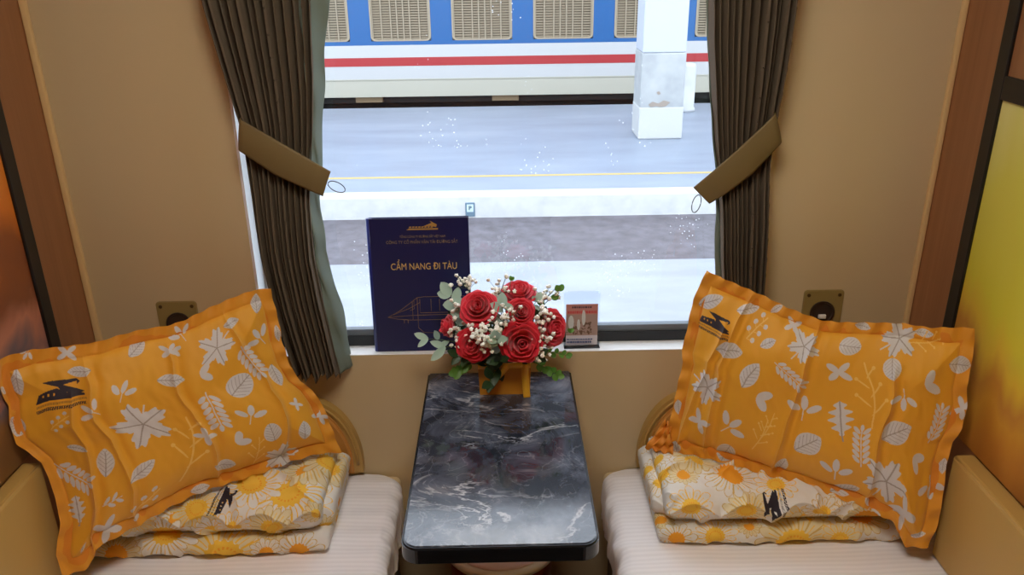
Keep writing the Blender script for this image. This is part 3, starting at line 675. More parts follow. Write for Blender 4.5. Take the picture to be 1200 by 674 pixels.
def pillow(edge, prints, creases, size, label, toward, seed, flap=None):
    W, H = size; nu, nv = 640, 440
    edge = {k: [(max(x, -934), y, z) for x, y, z in v] for k, v in edge.items()}
    tp, bt, lf, rg = resamp(edge['top'], nu), resamp(edge['bottom'], nu), resamp(edge['left'], nv), resamp(edge['right'], nv)
    u = np.linspace(0, 1, nu)[None, :, None]; v = np.linspace(0, 1, nv)[:, None, None]
    G = (1 - v) * tp[None] + v * bt[None] + (1 - u) * lf[:, None] + u * rg[:, None] - ((1 - u) * (1 - v) * tp[0] + u * (1 - v) * tp[-1] + (1 - u) * v * bt[0] + u * v * bt[-1])
    n = np.cross(tp[-1] - tp[0], lf[-1] - lf[0]); n /= np.linalg.norm(n)
    if n @ np.array(toward) < 0: n = -n
    U = np.broadcast_to(u[..., 0], (nv, nu)); V = np.broadcast_to(v[..., 0], (nv, nu))
    e = np.minimum(np.minimum(U, 1 - U) * W, np.minimum(V, 1 - V) * H)        # metres to the nearest edge
    fl = np.clip((e - .024) / .10, 0, 1); puff = np.sin(fl * np.pi / 2) ** .7
    body = .040 * puff * (1 - .35 * ((U - .5) * 2) ** 2)
    wr = .0030 * smoothnoise(U * W * 5, V * H * 5, seed, 3, .8) + .0016 * smoothnoise(U * W * 14, V * H * 9, seed + 3, 3, 1)
    edgew = .0045 * np.sin(U * W * 170 + 3 * np.sin(V * 9)) * np.exp(-np.minimum(V, 1 - V) * H / .022) + .0040 * np.sin(V * H * 150 + 2 * np.sin(U * 7)) * np.exp(-np.minimum(U, 1 - U) * W / .022)
    ridge = np.zeros_like(U)
    for c in creases:                                                          # pressed fold lines
        cu = np.array([q[0] for q in c]); cv = np.array([q[1] for q in c]); o = np.argsort(cv)
        d = (U - np.interp(V, cv[o], cu[o])) * W
        act = np.clip((V - cv.min() + .06) / .08, 0, 1) * np.clip((cv.max() + .06 - V) / .08, 0, 1)
        ridge += act * (.0110 * np.exp(-np.abs(d) / .0050) - .0060 * np.exp(-((d - .013) / .009) ** 2))
    # long soft diagonal drapes falling from the upper corners
    drape = .0075 * np.sin((U * 2.2 + V * 1.1) * 6.28 + seed) * puff * (1 - V) + .0085 * np.sin(V * 5 + U * 3 + seed) * puff * U
    seam = -.0014 * np.exp(-((e - .024) / .003) ** 2)
    disp = body + (wr + ridge + drape) * np.clip(e / .02, 0, 1) + edgew + seam
    front = G + n[None, None] * disp[..., None]
    Um, Vm = U * W, V * H
    col = np.empty((nv, nu, 3)); col[:] = ORANGE
    fz = np.clip((.026 - e) / .004, 0, 1)[..., None]; col = col * (1 - fz * .4) + FLANGE * fz * .4
    for mo in prints:
        if mo[0] == 'logo': paint_logo(Um, Vm, col, mo[1] / 1e3, mo[2] / 1e3, mo[3] / 1e3, mo[4] / 1e3, INK); continue
        x0, y0, x1, y1 = [q / 1e3 for q in mo[1:5]]; L = math.hypot(x1 - x0, y1 - y0)
        if L < .004: continue
        i0, i1 = int(max(0, (min(y0, y1) - L) / H * nv)), int(min(nv, (max(y0, y1) + L) / H * nv + 1))
        j0, j1 = int(max(0, (min(x0, x1) - L) / W * nu)), int(min(nu, (max(x0, x1) + L) / W * nu + 1))
        if i1 <= i0 or j1 <= j0: continue
        uu, vv = Um[i0:i1, j0:j1] - x0, Vm[i0:i1, j0:j1] - y0; c, s = (x1 - x0) / L, (y1 - y0) / L
        t = (uu * c + vv * s) / L; w_ = (-uu * s + vv * c) / L
        m, ve, li = motif_masks(mo[0], t, w_, mo[5]); sub = col[i0:i1, j0:j1]
        sub[m] = WHITE; sub[ve] = VEIN; sub[li] = PALE
    t = thing('pillow', label, 'pillow', tuple(float(q) for q in G[nv // 2, nu // 2]), 'pillows leaning on the folded quilts')
    hang(grid_mesh('printed_cover', front, M['pillow'], col=col), t)
    # back of the pillow, plain and fuller
    k = 4; Gb, pb, eb = G[::k, ::k], (body + edgew)[::k, ::k], e[::k, ::k]
    back = Gb - n[None, None] * (.55 * body[::k, ::k] - edgew[::k, ::k] + .0012)[..., None]
    hang(grid_mesh('back_cover', back, M['pillow_back']), t)
    if flap is not None:
        F = np.array(flap, float) / 1000                        # 4 corners of the loose flange showing below
        a = np.linspace(0, 1, 50)[None, :, None]; b = np.linspace(0, 1, 40)[:, None, None]
        P = (1 - b) * ((1 - a) * F[0] + a * F[1]) + b * ((1 - a) * F[3] + a * F[2])
        P = P + n * (.006 * np.sin(a * 14) * (1 - b) + .004 * np.sin(b * 17 + a * 5)); P[..., 2] += (.004 * np.sin(a * 21 + b * 9))[..., 0]
        hang(grid_mesh('loose_flange', P, M['pillow_back'], solid=.002), t)
    return t
M['pillow'] = vcol_mat('orange_printed_cotton', .62, ((900, 900, 900), .10, .0006, 2), Sheen_Weight=.15)
M['pillow_back'] = mat('orange_cotton', (212, 128, 24), .65)
pillow(LEFT_EDGE, LEFT_PRINT + LEFT_LOGO, LEFT_CREASE, LEFT_SIZE, 'orange leaf-print pillow leaning to the left of the window', (.5, -.8, .2), 2)
pillow(RIGHT_EDGE, RIGHT_PRINT + RIGHT_LOGO, RIGHT_CREASE, RIGHT_SIZE, 'orange leaf-print pillow leaning to the right of the window', (-.5, -.8, .2), 7,
       flap=[(388, -100, 640), (392, -140, 640), (398, -160, 584), (338, -118, 572)])

# ---------------------------------------------------------------- folded quilts
QW = np.array(lin(222, 218, 210)[:3]); QY = np.array(lin(238, 190, 62)[:3]); QO = np.array(lin(236, 160, 36)[:3]); QL = np.array(lin(206, 172, 96)[:3]); QP = np.array(lin(222, 208, 168)[:3])
def quilt(x0, x1, yb, yf, daisies, logo, label, inner, seed):
    """comforter folded in layers: a thick upper fold over a thinner lower one, both with rounded front rolls"""
    t = thing('folded_quilt', label, 'folded quilt', ((x0 + x1) / 2, (yb + yf) / 2, .447), 'folded daisy quilts')
    def layer(name, z0, z1, xa, xb, ya, yc, s_off, nx=560, ns=360, full=1.0):
        h = (z1 - z0) / 2; rr = h
        # closed section in (y, z): top from back to front, front roll, underside, back roll
        top = np.linspace(0, 1, 200); pts = []
        for q in top: pts.append((ya - rr - q * ((ya - rr) - (yc + rr)), z1))
        for a in np.linspace(90, 270, 90)[1:]: pts.append((yc + rr + rr * math.cos(R(a)), (z0 + z1) / 2 + h * math.sin(R(a))))
        for q in np.linspace(0, 1, 40)[1:]: pts.append((yc + rr + q * ((ya - rr) - (yc + rr)), z0))
        for a in np.linspace(270, 450, 30)[1:-1]: pts.append((ya - rr + rr * math.cos(R(a)), (z0 + z1) / 2 + h * math.sin(R(a))))
        S = np.array(pts); d = np.r_[0, np.cumsum(np.linalg.norm(np.diff(S, axis=0), axis=1))]
        # normals of the section
        g = np.gradient(S, axis=0); nrm = np.stack([-g[:, 1], g[:, 0]], 1); nrm /= np.linalg.norm(nrm, axis=1)[:, None] + 1e-9
        cen = np.array([(ya + yc) / 2, (z0 + z1) / 2]); 
        xs = np.linspace(xa, xb, nx); X, D = np.meshgrid(xs, d, indexing='ij')
        ex = np.minimum(X - xa, xb - X); shr = np.sqrt(np.clip(1 - (np.clip(1 - ex / (h * .9), 0, 1)) ** 2, 0, 1))   # rounded ends
        shr = .35 + .65 * shr
        Y0 = np.broadcast_to(S[:, 0], X.shape); Z0 = np.broadcast_to(S[:, 1], X.shape)
        sC = D - s_off
        # quilting: two families of scalloped stitch lines
        P_ = .115
        a1 = X + .020 * np.sin(sC / .055 * 3.1); b1 = sC + .026 * np.abs(np.sin(X / P_ * 3.14159 + seed))
        q1 = np.abs(((b1 / P_) % 1) - .5) * 2; q2 = np.abs((((a1 + .5 * P_ * np.floor(b1 / P_)) / (P_ * 1.35)) % 1) - .5) * 2
        quiltd = .015 * full * (1 - np.exp(-(1 - q1) / .14)) + .010 * full * (1 - np.exp(-(1 - q2) / .12)) 
        wr = .0022 * smoothnoise(X * 9, sC * 9, seed, 3, .9) + .0012 * smoothnoise(X * 25, sC * 25, seed + 1, 2, 1)
        und = (Z0 < z0 + .002)
        disp = np.where(und, 0, quiltd - .019 * full + wr)
        sag = .004 * smoothnoise(X * 3, X * 0, seed + 5, 2, 1)
        Y = cen[0] + (Y0 - cen[0]) * (1 - (1 - shr) * .12) + nrm[:, 0] * disp
        Z = cen[1] + (Z0 - cen[1]) * shr + np.abs(nrm[:, 1]) * np.sign(Z0 - cen[1]) * np.abs(disp) * 0 + np.where(und, 0, nrm[:, 1] * disp) + np.where(und, 0, sag)
        col = np.empty(X.shape + (3,)); col[:] = QW
        rs = np.random.RandomState(seed); extra = list(daisies)
        for _ in range(400):                                    # smaller daisies fill the gaps
            a_, b_, r_ = rs.uniform(xa * 1000, xb * 1000), rs.uniform(0, 560), rs.uniform(11, 19)
            if all(math.hypot(a_ - q[0], b_ - q[1]) > 1.75 * (r_ + q[2]) for q in extra): extra.append((a_, b_, r_))
        nd = len(daisies); order = list(range(nd, len(extra))) + list(range(nd))
        for k, (dx, ds, r0) in [(i_, extra[i_]) for i_ in order]:
            cx_, cs, r0 = dx / 1e3, ds / 1e3, r0 / 1e3
            rx, ry = X - cx_, sC - cs; r = np.hypot(rx, ry * 1.0); th = np.arctan2(ry, rx); npet = 14 + k % 4
            w_ = th * npet / (2 * np.pi) + k * .37; f = np.abs((w_ % 1) - .5) * 2            # 0 mid petal .. 1 between petals
            Rp = r0 * 2.35 * (1 + .10 * np.sin(np.floor(w_) * 2.7 + k)); tipr = Rp * (1 - .22 * f ** 2)
            pet = (r < tipr) & (r > r0)
            col[pet] = QP if k % 2 else QW
            edge_ = pet & ((f > .80) | (r > tipr - .0022)); col[edge_] = QL if k % 3 else QY
            mid = pet & (f < .10) & (r < r0 * 1.7); col[mid] = QY
            cc = r < r0 * (1 + .06 * np.sin(th * 17 + k)); col[cc] = QO if k % 3 == 2 else QY
            ring = cc & (np.abs(r / r0 - .6) < .07) & (np.sin(th * 19) > 0); col[ring] = QO
        if logo:
            x_0, s_0, x_1, s_1 = [q / 1e3 for q in logo]; paint_logo(X, sC, col, x_0, s_0, x_1, s_1, INK, mirror=1 if inner > 0 else -1)
        P = np.stack([X, Y, Z], -1)
        # close the two ends by collapsing the last rings to their centre line
        e0, e1 = P[:1].copy(), P[-1:].copy()
        for q in (e0, e1): q[..., 2] = cen[1]; q[..., 1] = cen[0] + (q[..., 1] - cen[0]) * .96
        P = np.concatenate([e0, P, e1]); col = np.concatenate([col[:1], col, col[-1:]])
        o = grid_mesh(name, P, M['quilt'], col=col, closed_u=True); hang(o, t)
        # flip so that normals look outwards
        o.data.flip_normals() if o.data.polygons[len(o.data.polygons) // 2].normal.z < 0 and False else None
        return o
    i = inner                                                    # +1: inner end is the low-x end (right berth)
    xa, xb = (x0, x1)
    if i > 0: lo = (xa + .004, xb - .01); upx = (xa + .018, xb); mid = (xa - .004, xb - .02)
    else: lo = (xa + .01, xb - .004); upx = (xa, xb - .018); mid = (xa + .02, xb + .004)
    zs = (.449, .488, .500, .590)
    depth = yb - yf; top_s = 0
    off_u = -( -yb) ; 
    layer('lower_fold', .4515, .492, lo[0], lo[1], yb, yf, yb - .022 - .095, full=.35)
    layer('middle_fold', .485, .545, mid[0], mid[1], yb, yf + .045, yb - .03, full=.5, nx=360)
    layer('upper_fold', .491, .582, upx[0], upx[1], yb, yf + .004, yb - .045, full=1.0)
    return t
M['quilt'] = vcol_mat('daisy_quilt_cotton', .8, ((700, 700, 700), .12, .0006, 2))
quilt(-.905, -.372, -.040, -.322,
      [(-461, 268, 40), (-493, 358, 24), (-679, 336, 28), (-651, 306, 24), (-620, 375, 22), (-438, 186, 26), (-550, 234, 32), (-390, 325, 15), (-439, 443, 23), (-601, 452, 44), (-729, 388, 30), (-832, 434, 23), (-574, 352, 17), (-401, 140, 26), (-510, 440, 16), (-780, 330, 20)],
      (-612, 322, -600, 246), 'folded daisy-print quilt under the left pillow', -1, 3)
quilt(.338, .885, -.050, -.318,
      [(407, 330, 22), (528, 338, 22), (508, 240, 28), (659, 388, 28), (690, 345, 17), (796, 368, 26), (464, 424, 22), (637, 448, 38), (380, 432, 19), (738, 438, 19), (359, 219, 19), (405, 234, 15), (600, 270, 20), (440, 180, 22), (850, 320, 18)],
      (602, 374, 596, 284), 'folded daisy-print quilt under the right pillow', 1, 6)

# ---------------------------------------------------------------- things on the sill
GOLD = mat('gold_foil', (205, 165, 88), .4, .5)
def folder():
    t = thing('guide_folder', 'dark blue folder with gold lettering standing on the sill', 'folder', (-.178, .020, .773))
    t.rotation_euler = (R(-3.2), 0, R(.5))
    bm = bmesh.new(); bx(bm, -.114, .114, -.007, -.0045, 0, .328, .0012); bx(bm, -.114, .114, .0045, .007, 0, .328, .0012)
    cov = mat('navy_leatherette', (16, 22, 78), .35); cov2 = noise_bump(cov, (500, 500, 500), .1, .0005)
    from_bm('cover', bm, cov, t)
    bm = bmesh.new(); tube(bm, [(-.113, 0, .001), (-.113, 0, .164), (-.113, 0, .327)], .0072, 14); from_bm('spine', bm, mat('blue_glow_spine', (20, 38, 128), .3), t, True)  # brighter blue than the cover: window glow painted along the left edge
    bm = bmesh.new(); bx(bm, -.108, .108, -.0044, .0044, .004, .323); from_bm('pages', bm, mat('white_paper', (225, 222, 214), .8), t)
    rot = (R(90), 0, 0); y = -.0072
    text_mesh('title_lettering', 'CẨM NANG ĐI TÀU', .0205, (.008, y, .212), rot, mat('gold_lettering', (226, 190, 112), .45, .2), t).scale = (.84, 1.1, 1)
    dim = mat('dull_gold_lettering', (150, 128, 92), .5, .2)
    a = text_mesh('small_lettering', 'TỔNG CÔNG TY ĐƯỜNG SẮT VIỆT NAM', .0072, (.008, y, .284), rot, dim, t); a.scale = (.78, 1, 1)
    a = text_mesh('small_lettering', 'CÔNG TY CỔ PHẦN VẬN TẢI ĐƯỜNG SẮT', .0098, (.006, y, .271), rot, dim, t); a.scale = (.86, 1, 1)
    # emblem: bar, fine line and a bird-like wing
    bm = bmesh.new()
    prism(bm, [(-.028, .300), (.044, .300), (.044, .3035), (-.022, .3035)], y, y + .0004, 'y')
    prism(bm, [(.010, .308), (.030, .316), (.026, .321), (.042, .312), (.040, .306), (.028, .309)], y, y + .0004, 'y')
    for k in range(8): prism(bm, [(-.022 + k * .007, .305), (-.017 + k * .007, .305), (-.016 + k * .007, .308), (-.021 + k * .007, .308)], y, y + .0004, 'y')
    from_bm('emblem', bm, GOLD, t)
    # line drawing of a train
    bm = bmesh.new()
    def ln(pts, r=.0006): tube(bm, [(a, y, b) for a, b in pts], r, 5)
    ln([(-.083, .088), (-.055, .103), (-.022, .128), (-.012, .136), (.004, .138), (.10, .138)])
    ln([(-.083, .088), (-.060, .083), (-.03, .080), (.10, .080)]); ln([(-.083, .088), (-.055, .090), (-.02, .092), (.10, .093)])
    ln([(-.070, .094), (-.030, .110), (-.006, .124)]); ln([(-.024, .126), (-.024, .080)]); ln([(-.012, .136), (-.012, .060)]); ln([(-.012, .060), (0, .048), (.03, .046), (.10, .046)])
    ln([(-.006, .132), (-.006, .098), (.09, .098)]); ln([(-.020, .128), (-.020, .108), (-.030, .104)])
    for q in (.02, .04, .06, .08): ln([(q, .132), (q, .102)])
    for q in (-.045, -.036): ln([(q, .080), (q, .072)])
    from_bm('train_drawing', bm, mat('gold_line', (150, 118, 78), .5, .2), t, True)
folder()

def card():
    t = thing('photo_card_stand', 'small clear stand holding a red and white printed card on the sill', 'card stand', (.199, .026, .773))
    t.rotation_euler = (R(-2), 0, 0)
    acr = mat('clear_acrylic', (235, 242, 250), .05, Transmission_Weight=1.0, IOR=1.3)
    bm = bmesh.new(); bx(bm, -.043, .043, .0016, .0030, 0, .140, .0005); bx(bm, -.043, .043, -.016, .0030, 0, .0016, .0005); from_bm('clear_holder', bm, acr, t)
    def flat(name, x0, x1, z0, z1, col, y=-.0006, pts=None):
        bm = bmesh.new()
        prism(bm, pts or [(x0, z0), (x1, z0), (x1, z1), (x0, z1)], y - .0004, y, 'y'); return from_bm(name, bm, mat(name + '_ink', col, .5), t)
    flat('card', -.038, .038, .002, .108, (222, 220, 232), .0012)
    flat('top_band', -.038, .038, .066, .108, (196, 138, 130)); flat('photo', -.038, .038, .028, .082, (172, 148, 140), -.0007)
    bm = bmesh.new(); rs = random.Random(4)
    for k in range(70):
        a, b = rs.uniform(-.022, .022), rs.uniform(.030, .062); r = rs.uniform(.0012, .003)
        prism(bm, [(a + r * math.cos(q), b + r * math.sin(q) * 1.3) for q in (0, 1.2, 2.5, 3.8, 5.1)], -.0016, -.0012 - k * 2e-6, 'y')
    from_bm('crowd_pattern', bm, mat('brown_ink', (118, 92, 76), .6), t)
    bm = bmesh.new(); 
    for (a, b, w_, h) in ((-.026, .062, .007, .018), (-.008, .056, .004, .014), (.004, .074, .0045, .020)):
        prism(bm, [(a + w_ * math.cos(R(q)), b + h * math.sin(R(q))) for q in range(0, 360, 24)], -.0022, -.0017, 'y')
    from_bm('pale_figures', bm, mat('pale_ink', (208, 214, 216), .6), t)
    bm = bmesh.new(); rs = random.Random(8)
    def dashes(z, h, x0, x1):
        x = x0
        while x < x1: w_ = rs.uniform(.0025, .006); prism(bm, [(x, z), (x + w_, z), (x + w_, z + h), (x, z + h)], -.0020, -.0015, 'y'); x += w_ + .0012
    dashes(.0985, .0045, -.024, .024); from_bm('dark_lettering', bm, mat('grey_ink', (92, 70, 78), .6), t)
    bm = bmesh.new(); dashes(.0850, .0065, -.034, .034); from_bm('red_lettering', bm, mat('red_ink', (206, 84, 84), .6), t)
    bm = bmesh.new(); dashes(.0165, .003, -.036, .024); dashes(.0085, .0045, -.036, .020); from_bm('blue_lettering', bm, mat('blue_ink', (84, 100, 150), .6), t)
card()

# ---------------------------------------------------------------- flowers
M['rose'] = mat('red_rose_petal', (212, 20, 46), .55, Sheen_Weight=.3)
M['euc'] = cloth_translucent('grey_green_leaf', (176, 206, 190), .15, .6)
M['green'] = cloth_translucent('green_leaf', (84, 128, 46), .2, .5)
M['darkleaf'] = mat('dark_green_leaf', (34, 62, 30), .5)
M['stem'] = mat('green_stem', (74, 96, 50), .6)
M['floret'] = mat('white_floret', (250, 248, 238), .7)
VC = Vector((.012, -.092, .80))

def rot_to(d):
    return Vector((0, 0, 1)).rotation_difference(Vector(d).normalized()).to_matrix().to_4x4()

def rose(pos, face, rad, label, seed, spread=1.0):
    rs = random.Random(seed); p = Vector(pos)
    t = thing('rose', label, 'rose', tuple(p), 'red roses in the gold box')
    bm = bmesh.new()
    layers = [(3, .14, .62, .50, .0), (4, .26, .66, .62, .03), (5, .46, .66, .72, .10), (5, .66, .60, .80, .22), (6, .86, .50, .86, .34), (6, 1.0, .36, .9, .46)]
    ang = rs.uniform(0, 6)
    for li, (n, rr, h, hw, curl) in enumerate(layers):
        for k in range(n):
            ang += 2 * math.pi / n + rs.uniform(-.12, .12) ; a0 = ang + li * .6
            hwid = (1.25 if li > 1 else 1.7) * (math.pi / n) * 1.25; na, nb = 10, 9; rows = []
            rk = rad * rr * (rs.uniform(.95, 1.06)) * (spread if li > 2 else 1); hk = rad * h * 1.35 * rs.uniform(.94, 1.06)
            for jb in range(nb + 1):
                b = jb / nb; row = []
                for ia in range(na + 1):
                    a = -1 + 2 * ia / na
                    bb = b * (1 - .20 * a * a - .04 * math.cos(a * 7 + seed))
                    r_ = rk * (.30 + .70 * math.sin(min(1, bb * 1.15) * math.pi / 2)) + rad * curl * max(0, bb - .62) ** 1.6 * 2.2
                    r_ *= 1 + .05 * a * (1 if k % 2 else -1) ; r_ -= rk * .06 * (1 - abs(a))*(1-bb)
                    z_ = -rad * .55 + hk * bb * 1.25 - rad * curl * max(0, bb - .75) * 1.2
                    th = a0 + a * hwid * (.55 + .45 * math.sin(min(1, bb * 1.3) * math.pi / 2))
                    row.append(bm.verts.new((r_ * math.cos(th), r_ * math.sin(th), z_)))
                rows.append(row)
            for A, B in zip(rows, rows[1:]):
                for i in range(na): bm.faces.new((A[i], A[i + 1], B[i + 1], B[i]))
    M4 = Matrix.Translation(p) @ rot_to(face)
    bm.transform(M4); o = from_bm('petals', bm, M['rose'], None, True); hang(o, t)
    md = o.modifiers.new('s', 'SOLIDIFY'); md.thickness = .0007
    # sepals and receptacle
    bm = bmesh.new(); lathe(bm, [(.004, -.75 * rad), (.28 * rad, -.68 * rad), (.34 * rad, -.5 * rad), (.2 * rad, -.4 * rad)], n=14)
    for k in range(5):
        a = 2 * math.pi * k / 5; pr = []
        for q, wd in ((0, .16), (.35, .2), (.7, .12), (1, .01)):
            r_ = rad * (.30 + .5 * q); z_ = rad * (-.6 + .25 * q); s_ = rad * wd
            pr.append((Vector((r_ * math.cos(a) - s_ * math.sin(a), r_ * math.sin(a) + s_ * math.cos(a), z_)), Vector((r_ * math.cos(a) + s_ * math.sin(a), r_ * math.sin(a) - s_ * math.cos(a), z_))))
        vs = [(bm.verts.new(a_), bm.verts.new(b_)) for a_, b_ in pr]
        for A, B in zip(vs, vs[1:]): bm.faces.new((A[0], A[1], B[1], B[0]))
    bm.transform(M4); hang(from_bm('sepals', bm, M['darkleaf'], None, True), t)
    bm = bmesh.new(); d = Vector(face).normalized(); s0 = p - d * rad * .7; e0 = VC + Vector((rs.uniform(-.02, .02), rs.uniform(-.015, .015), -.05))
    pts = []
    for q in range(7):
        f = q / 6; pts.append(s0.lerp(e0, f) - d * .02 * math.sin(f * math.pi))
    tube(bm, pts, .0022, 7); hang(from_bm('stem', bm, M['stem'], None, True), t)

for i, (pos, face, rad, label, sp) in enumerate([
    ((-.042, -.112, .940), (-.15, -.75, .75), .036, 'red rose at the upper left of the bouquet', 1.0),
    ((.047, -.070, .956), (.05, -.35, 1), .034, 'red rose at the back top right of the bouquet', 1.0),
    ((.050, -.118, .930), (.15, -.85, .55), .030, 'smaller red rose just in front of the back top right rose', .9),
    ((.118, -.105, .884), (.65, -.75, .30), .037, 'red rose at the far right of the bouquet', 1.0),
    ((-.054, -.146, .866), (-.30, -1, .30), .036, 'dark red rose at the lower left of the bouquet', .95),
    ((.050, -.150, .870), (.12, -1, .32), .041, 'dark red rose low at the front, right of centre in the bouquet', 1.0),
    ((-.112, -.092, .886), (-1, -.35, .25), .028, 'half opened red rose seen from the side at the far left of the bouquet', .75)]):
    rose(pos, face, rad, label, 11 + i, sp)

def leaf_into(bm, base, d, nrm, L, W, cup=.15, bend=.2, rnd=.8):
    d = Vector(d).normalized(); s = d.cross(Vector(nrm)); 
    if s.length < .05: s = d.cross(Vector((.3, .9, .2)))
    s.normalize(); n = s.cross(d); rows = []
    for j in range(9):
        q = j / 8; hw = W / 2 * math.sin(math.pi * min(1, .04 + q * .96)) ** rnd; row = []
        for i in range(5):
            a = -1 + i / 2
            row.append(bm.verts.new(Vector(base) + d * (L * q) + s * (a * hw) + n * (cup * hw * a * a + -bend * L * q * q)))
        rows.append(row)
    for A, B in zip(rows, rows[1:]):
        for i in range(4): bm.faces.new((A[i], A[i + 1], B[i + 1], B[i]))

def sprig(target, start, leafmat, L, W, n, label, group, seed, rnd=.7, name='eucalyptus_sprig', cat='foliage sprig', first=.45, tipleaf=True, cluster=1.0):
    rs = random.Random(seed); a = Vector(start); b = Vector(target)
    t = thing(name, label, cat, tuple(b), group)
    pts = [a.lerp(b, q / 9) + Vector((0, 0, .02 * math.sin(math.pi * q / 9))) for q in range(10)]
    bm = bmesh.new(); tube(bm, pts, [.0016 - .0009 * q / 9 for q in range(10)], 6); hang(from_bm('stem', bm, M['stem'], None, True), t)
    bm = bmesh.new(); ax = (b - a).normalized()
    for k in range(n):
        f = first + (1 - first) * (k / max(1, n - 1)) ** 1.0; q = a.lerp(b, f) + Vector((0, 0, .02 * math.sin(math.pi * f)))
        sd = 1 if k % 2 else -1; side = ax.cross(Vector((0, -1, .2))).normalized() * sd
        d = side * rs.uniform(.6, 1) + ax * rs.uniform(.2, .7) + Vector((0, rs.uniform(-.6, .1), rs.uniform(-.2, .4)))
        sc = rs.uniform(.8, 1.1) * (1 - .25 * f * (n > 4)) * cluster
        leaf_into(bm, q, d, (rs.uniform(-.4, .4), -1, rs.uniform(.1, .9)), L * sc, W * sc, .2, rs.uniform(-.1, .3), rnd)
    if tipleaf: leaf_into(bm, b, ax, (0, -1, .5), L * .8, W * .8, .2, .1, rnd)
    o = from_bm('leaves', bm, leafmat, None, True); hang(o, t)
for i, (tg, L, W, n, lab) in enumerate([
    ((-.105, -.066, .950), .046, .032, 7, 'pale grey-green eucalyptus sprig at the top left of the bouquet, against the blue folder'),
    ((-.080, -.080, .925), .048, .030, 6, 'broad-leaved pale eucalyptus sprig between the folder and the upper left rose'),
    ((.010, -.115, .942), .044, .028, 6, 'pale eucalyptus sprig rising between the two upper roses'),
    ((-.004, -.172, .890), .046, .030, 5, 'pale eucalyptus sprig at the front centre of the bouquet'),
    ((-.158, -.092, .856), .042, .020, 5, 'pale eucalyptus sprig reaching out furthest left, low beside the folder'),
    ((-.118, -.122, .850), .046, .020, 3, 'pale drooping eucalyptus leaves below the side-facing rose'),
    ((.086, -.080, .938), .030, .020, 5, 'pale eucalyptus sprig behind the far right rose')]):
    sprig(tg, VC + Vector((0, 0, -.02)), M['euc'], L, W, n, lab, 'pale eucalyptus sprigs', 40 + i)
for i, (tg, L, W, n, lab) in enumerate([
    ((-.094, -.140, .795), .024, .021, 8, 'bright green round-leaved sprig hanging at the lower left over the table'),
    ((.130, -.130, .778), .021, .018, 9, 'green round-leaved sprig trailing at the lower right over the table'),
    ((.136, -.070, .958), .022, .018, 3, 'single green round-leaved sprig at the top right above the far right rose'),
    ((.029, -.062, .982), .013, .010, 2, 'tiny green sprig tip standing highest above the bouquet'),
    ((.158, -.082, .862), .018, .013, 3, 'small olive green sprig beside the card stand'),
    ((.152, -.100, .812), .018, .015, 6, 'green round-leaved sprig at the right just below the sill line')]):
    sprig(tg, VC + Vector((0, 0, -.01)), M['green'], L, W, n, lab, 'green round-leaved sprigs', 60 + i, .55, first=.72 if i != 1 else .6, cluster=1.0)
# dark leafy filling under the blooms
rs = random.Random(9)
for i, (tg, lab) in enumerate([((-.085, -.135, .835), 'dark green leaves under the lower left rose'), ((.0, -.165, .835), 'dark green leaves between the two front roses, above the gold box'),
                               ((.085, -.14, .835), 'dark green leaves below the front right rose'), ((-.02, -.10, .90), 'dark green leaves deep in the middle of the bouquet'),
                               ((.09, -.09, .90), 'dark green leaves behind the far right rose'), ((-.09, -.07, .89), 'dark green leaves behind the side-facing rose'), ((-.02, -.150, .775), 'dark green leaves hanging in front of the gold box')]):
    sprig(tg, VC + Vector((0, 0, -.03)), M['darkleaf'], .042, .024, 9, lab, 'dark green leaves', 80 + i, .8, name='leafy_stem', first=.3)

ico = None
def breath(pos, seed, label):
    rs = random.Random(seed); p = Vector(pos); t = thing('babys_breath_sprig', label, 'white flower sprig', tuple(p), 'baby\'s breath sprigs')
    bs = bmesh.new(); bf = bmesh.new(); base = VC.lerp(p, .3)
    tube(bs, [base, VC.lerp(p, .65) + Vector((0, 0, .006)), p - (p - VC).normalized() * .012], .0010, 5)
    for k in range(24):
        q = p + Vector((rs.gauss(0, .012), rs.gauss(0, .009), rs.gauss(0, .012))); tube(bs, [p - (p - VC).normalized() * .014, q], .0005, 4)
        r = rs.uniform(.0034, .0052)
        mm = Matrix.Translation(q) @ Matrix.Rotation(rs.uniform(0, 3), 4, 'X') @ Matrix.Diagonal((r, r, r * .8, 1))
        v = bmesh.ops.create_icosphere(bf, subdivisions=2, radius=1, matrix=mm)['verts']
        for x in v: x.co += (x.co - q) * .28 * math.sin(9 * math.atan2((x.co - q).y, (x.co - q).x))
    hang(from_bm('stems', bs, M['stem'], None, True), t); tag(hang(from_bm('florets', bf, M['floret'], None, True), t), kind='stuff')
for i, (p, lab) in enumerate([
    ((-.070, -.060, .975), 'white baby\'s breath at the very top left, above the upper left rose'), ((-.046, -.158, .905), 'white baby\'s breath between the upper and lower left roses'),
    ((-.010, -.165, .908), 'white baby\'s breath at the front centre, right of the upper left rose'), ((.014, -.142, .925), 'white baby\'s breath between the upper left and the smaller top right rose'),
    ((.004, -.080, .972), 'white baby\'s breath at the top centre of the bouquet'), ((.100, -.118, .925), 'white baby\'s breath above the far right rose'),
    ((.096, -.140, .873), 'white baby\'s breath between the front and far right roses'), ((-.088, -.115, .882), 'white baby\'s breath beside the side-facing left rose'),
    ((-.030, -.170, .883), 'white baby\'s breath lowest at the front, over the lower left rose'), ((.088, -.142, .834), 'white baby\'s breath at the lower right, under the far right rose'),
    ((.112, -.068, .948), 'white baby\'s breath at the top right of the bouquet'), ((-.084, -.088, .925), 'white baby\'s breath left of the upper left rose'),
    ((-.078, -.128, .850), 'small white baby\'s breath left of the lower left rose')]):
    breath(p, 200 + i, lab)

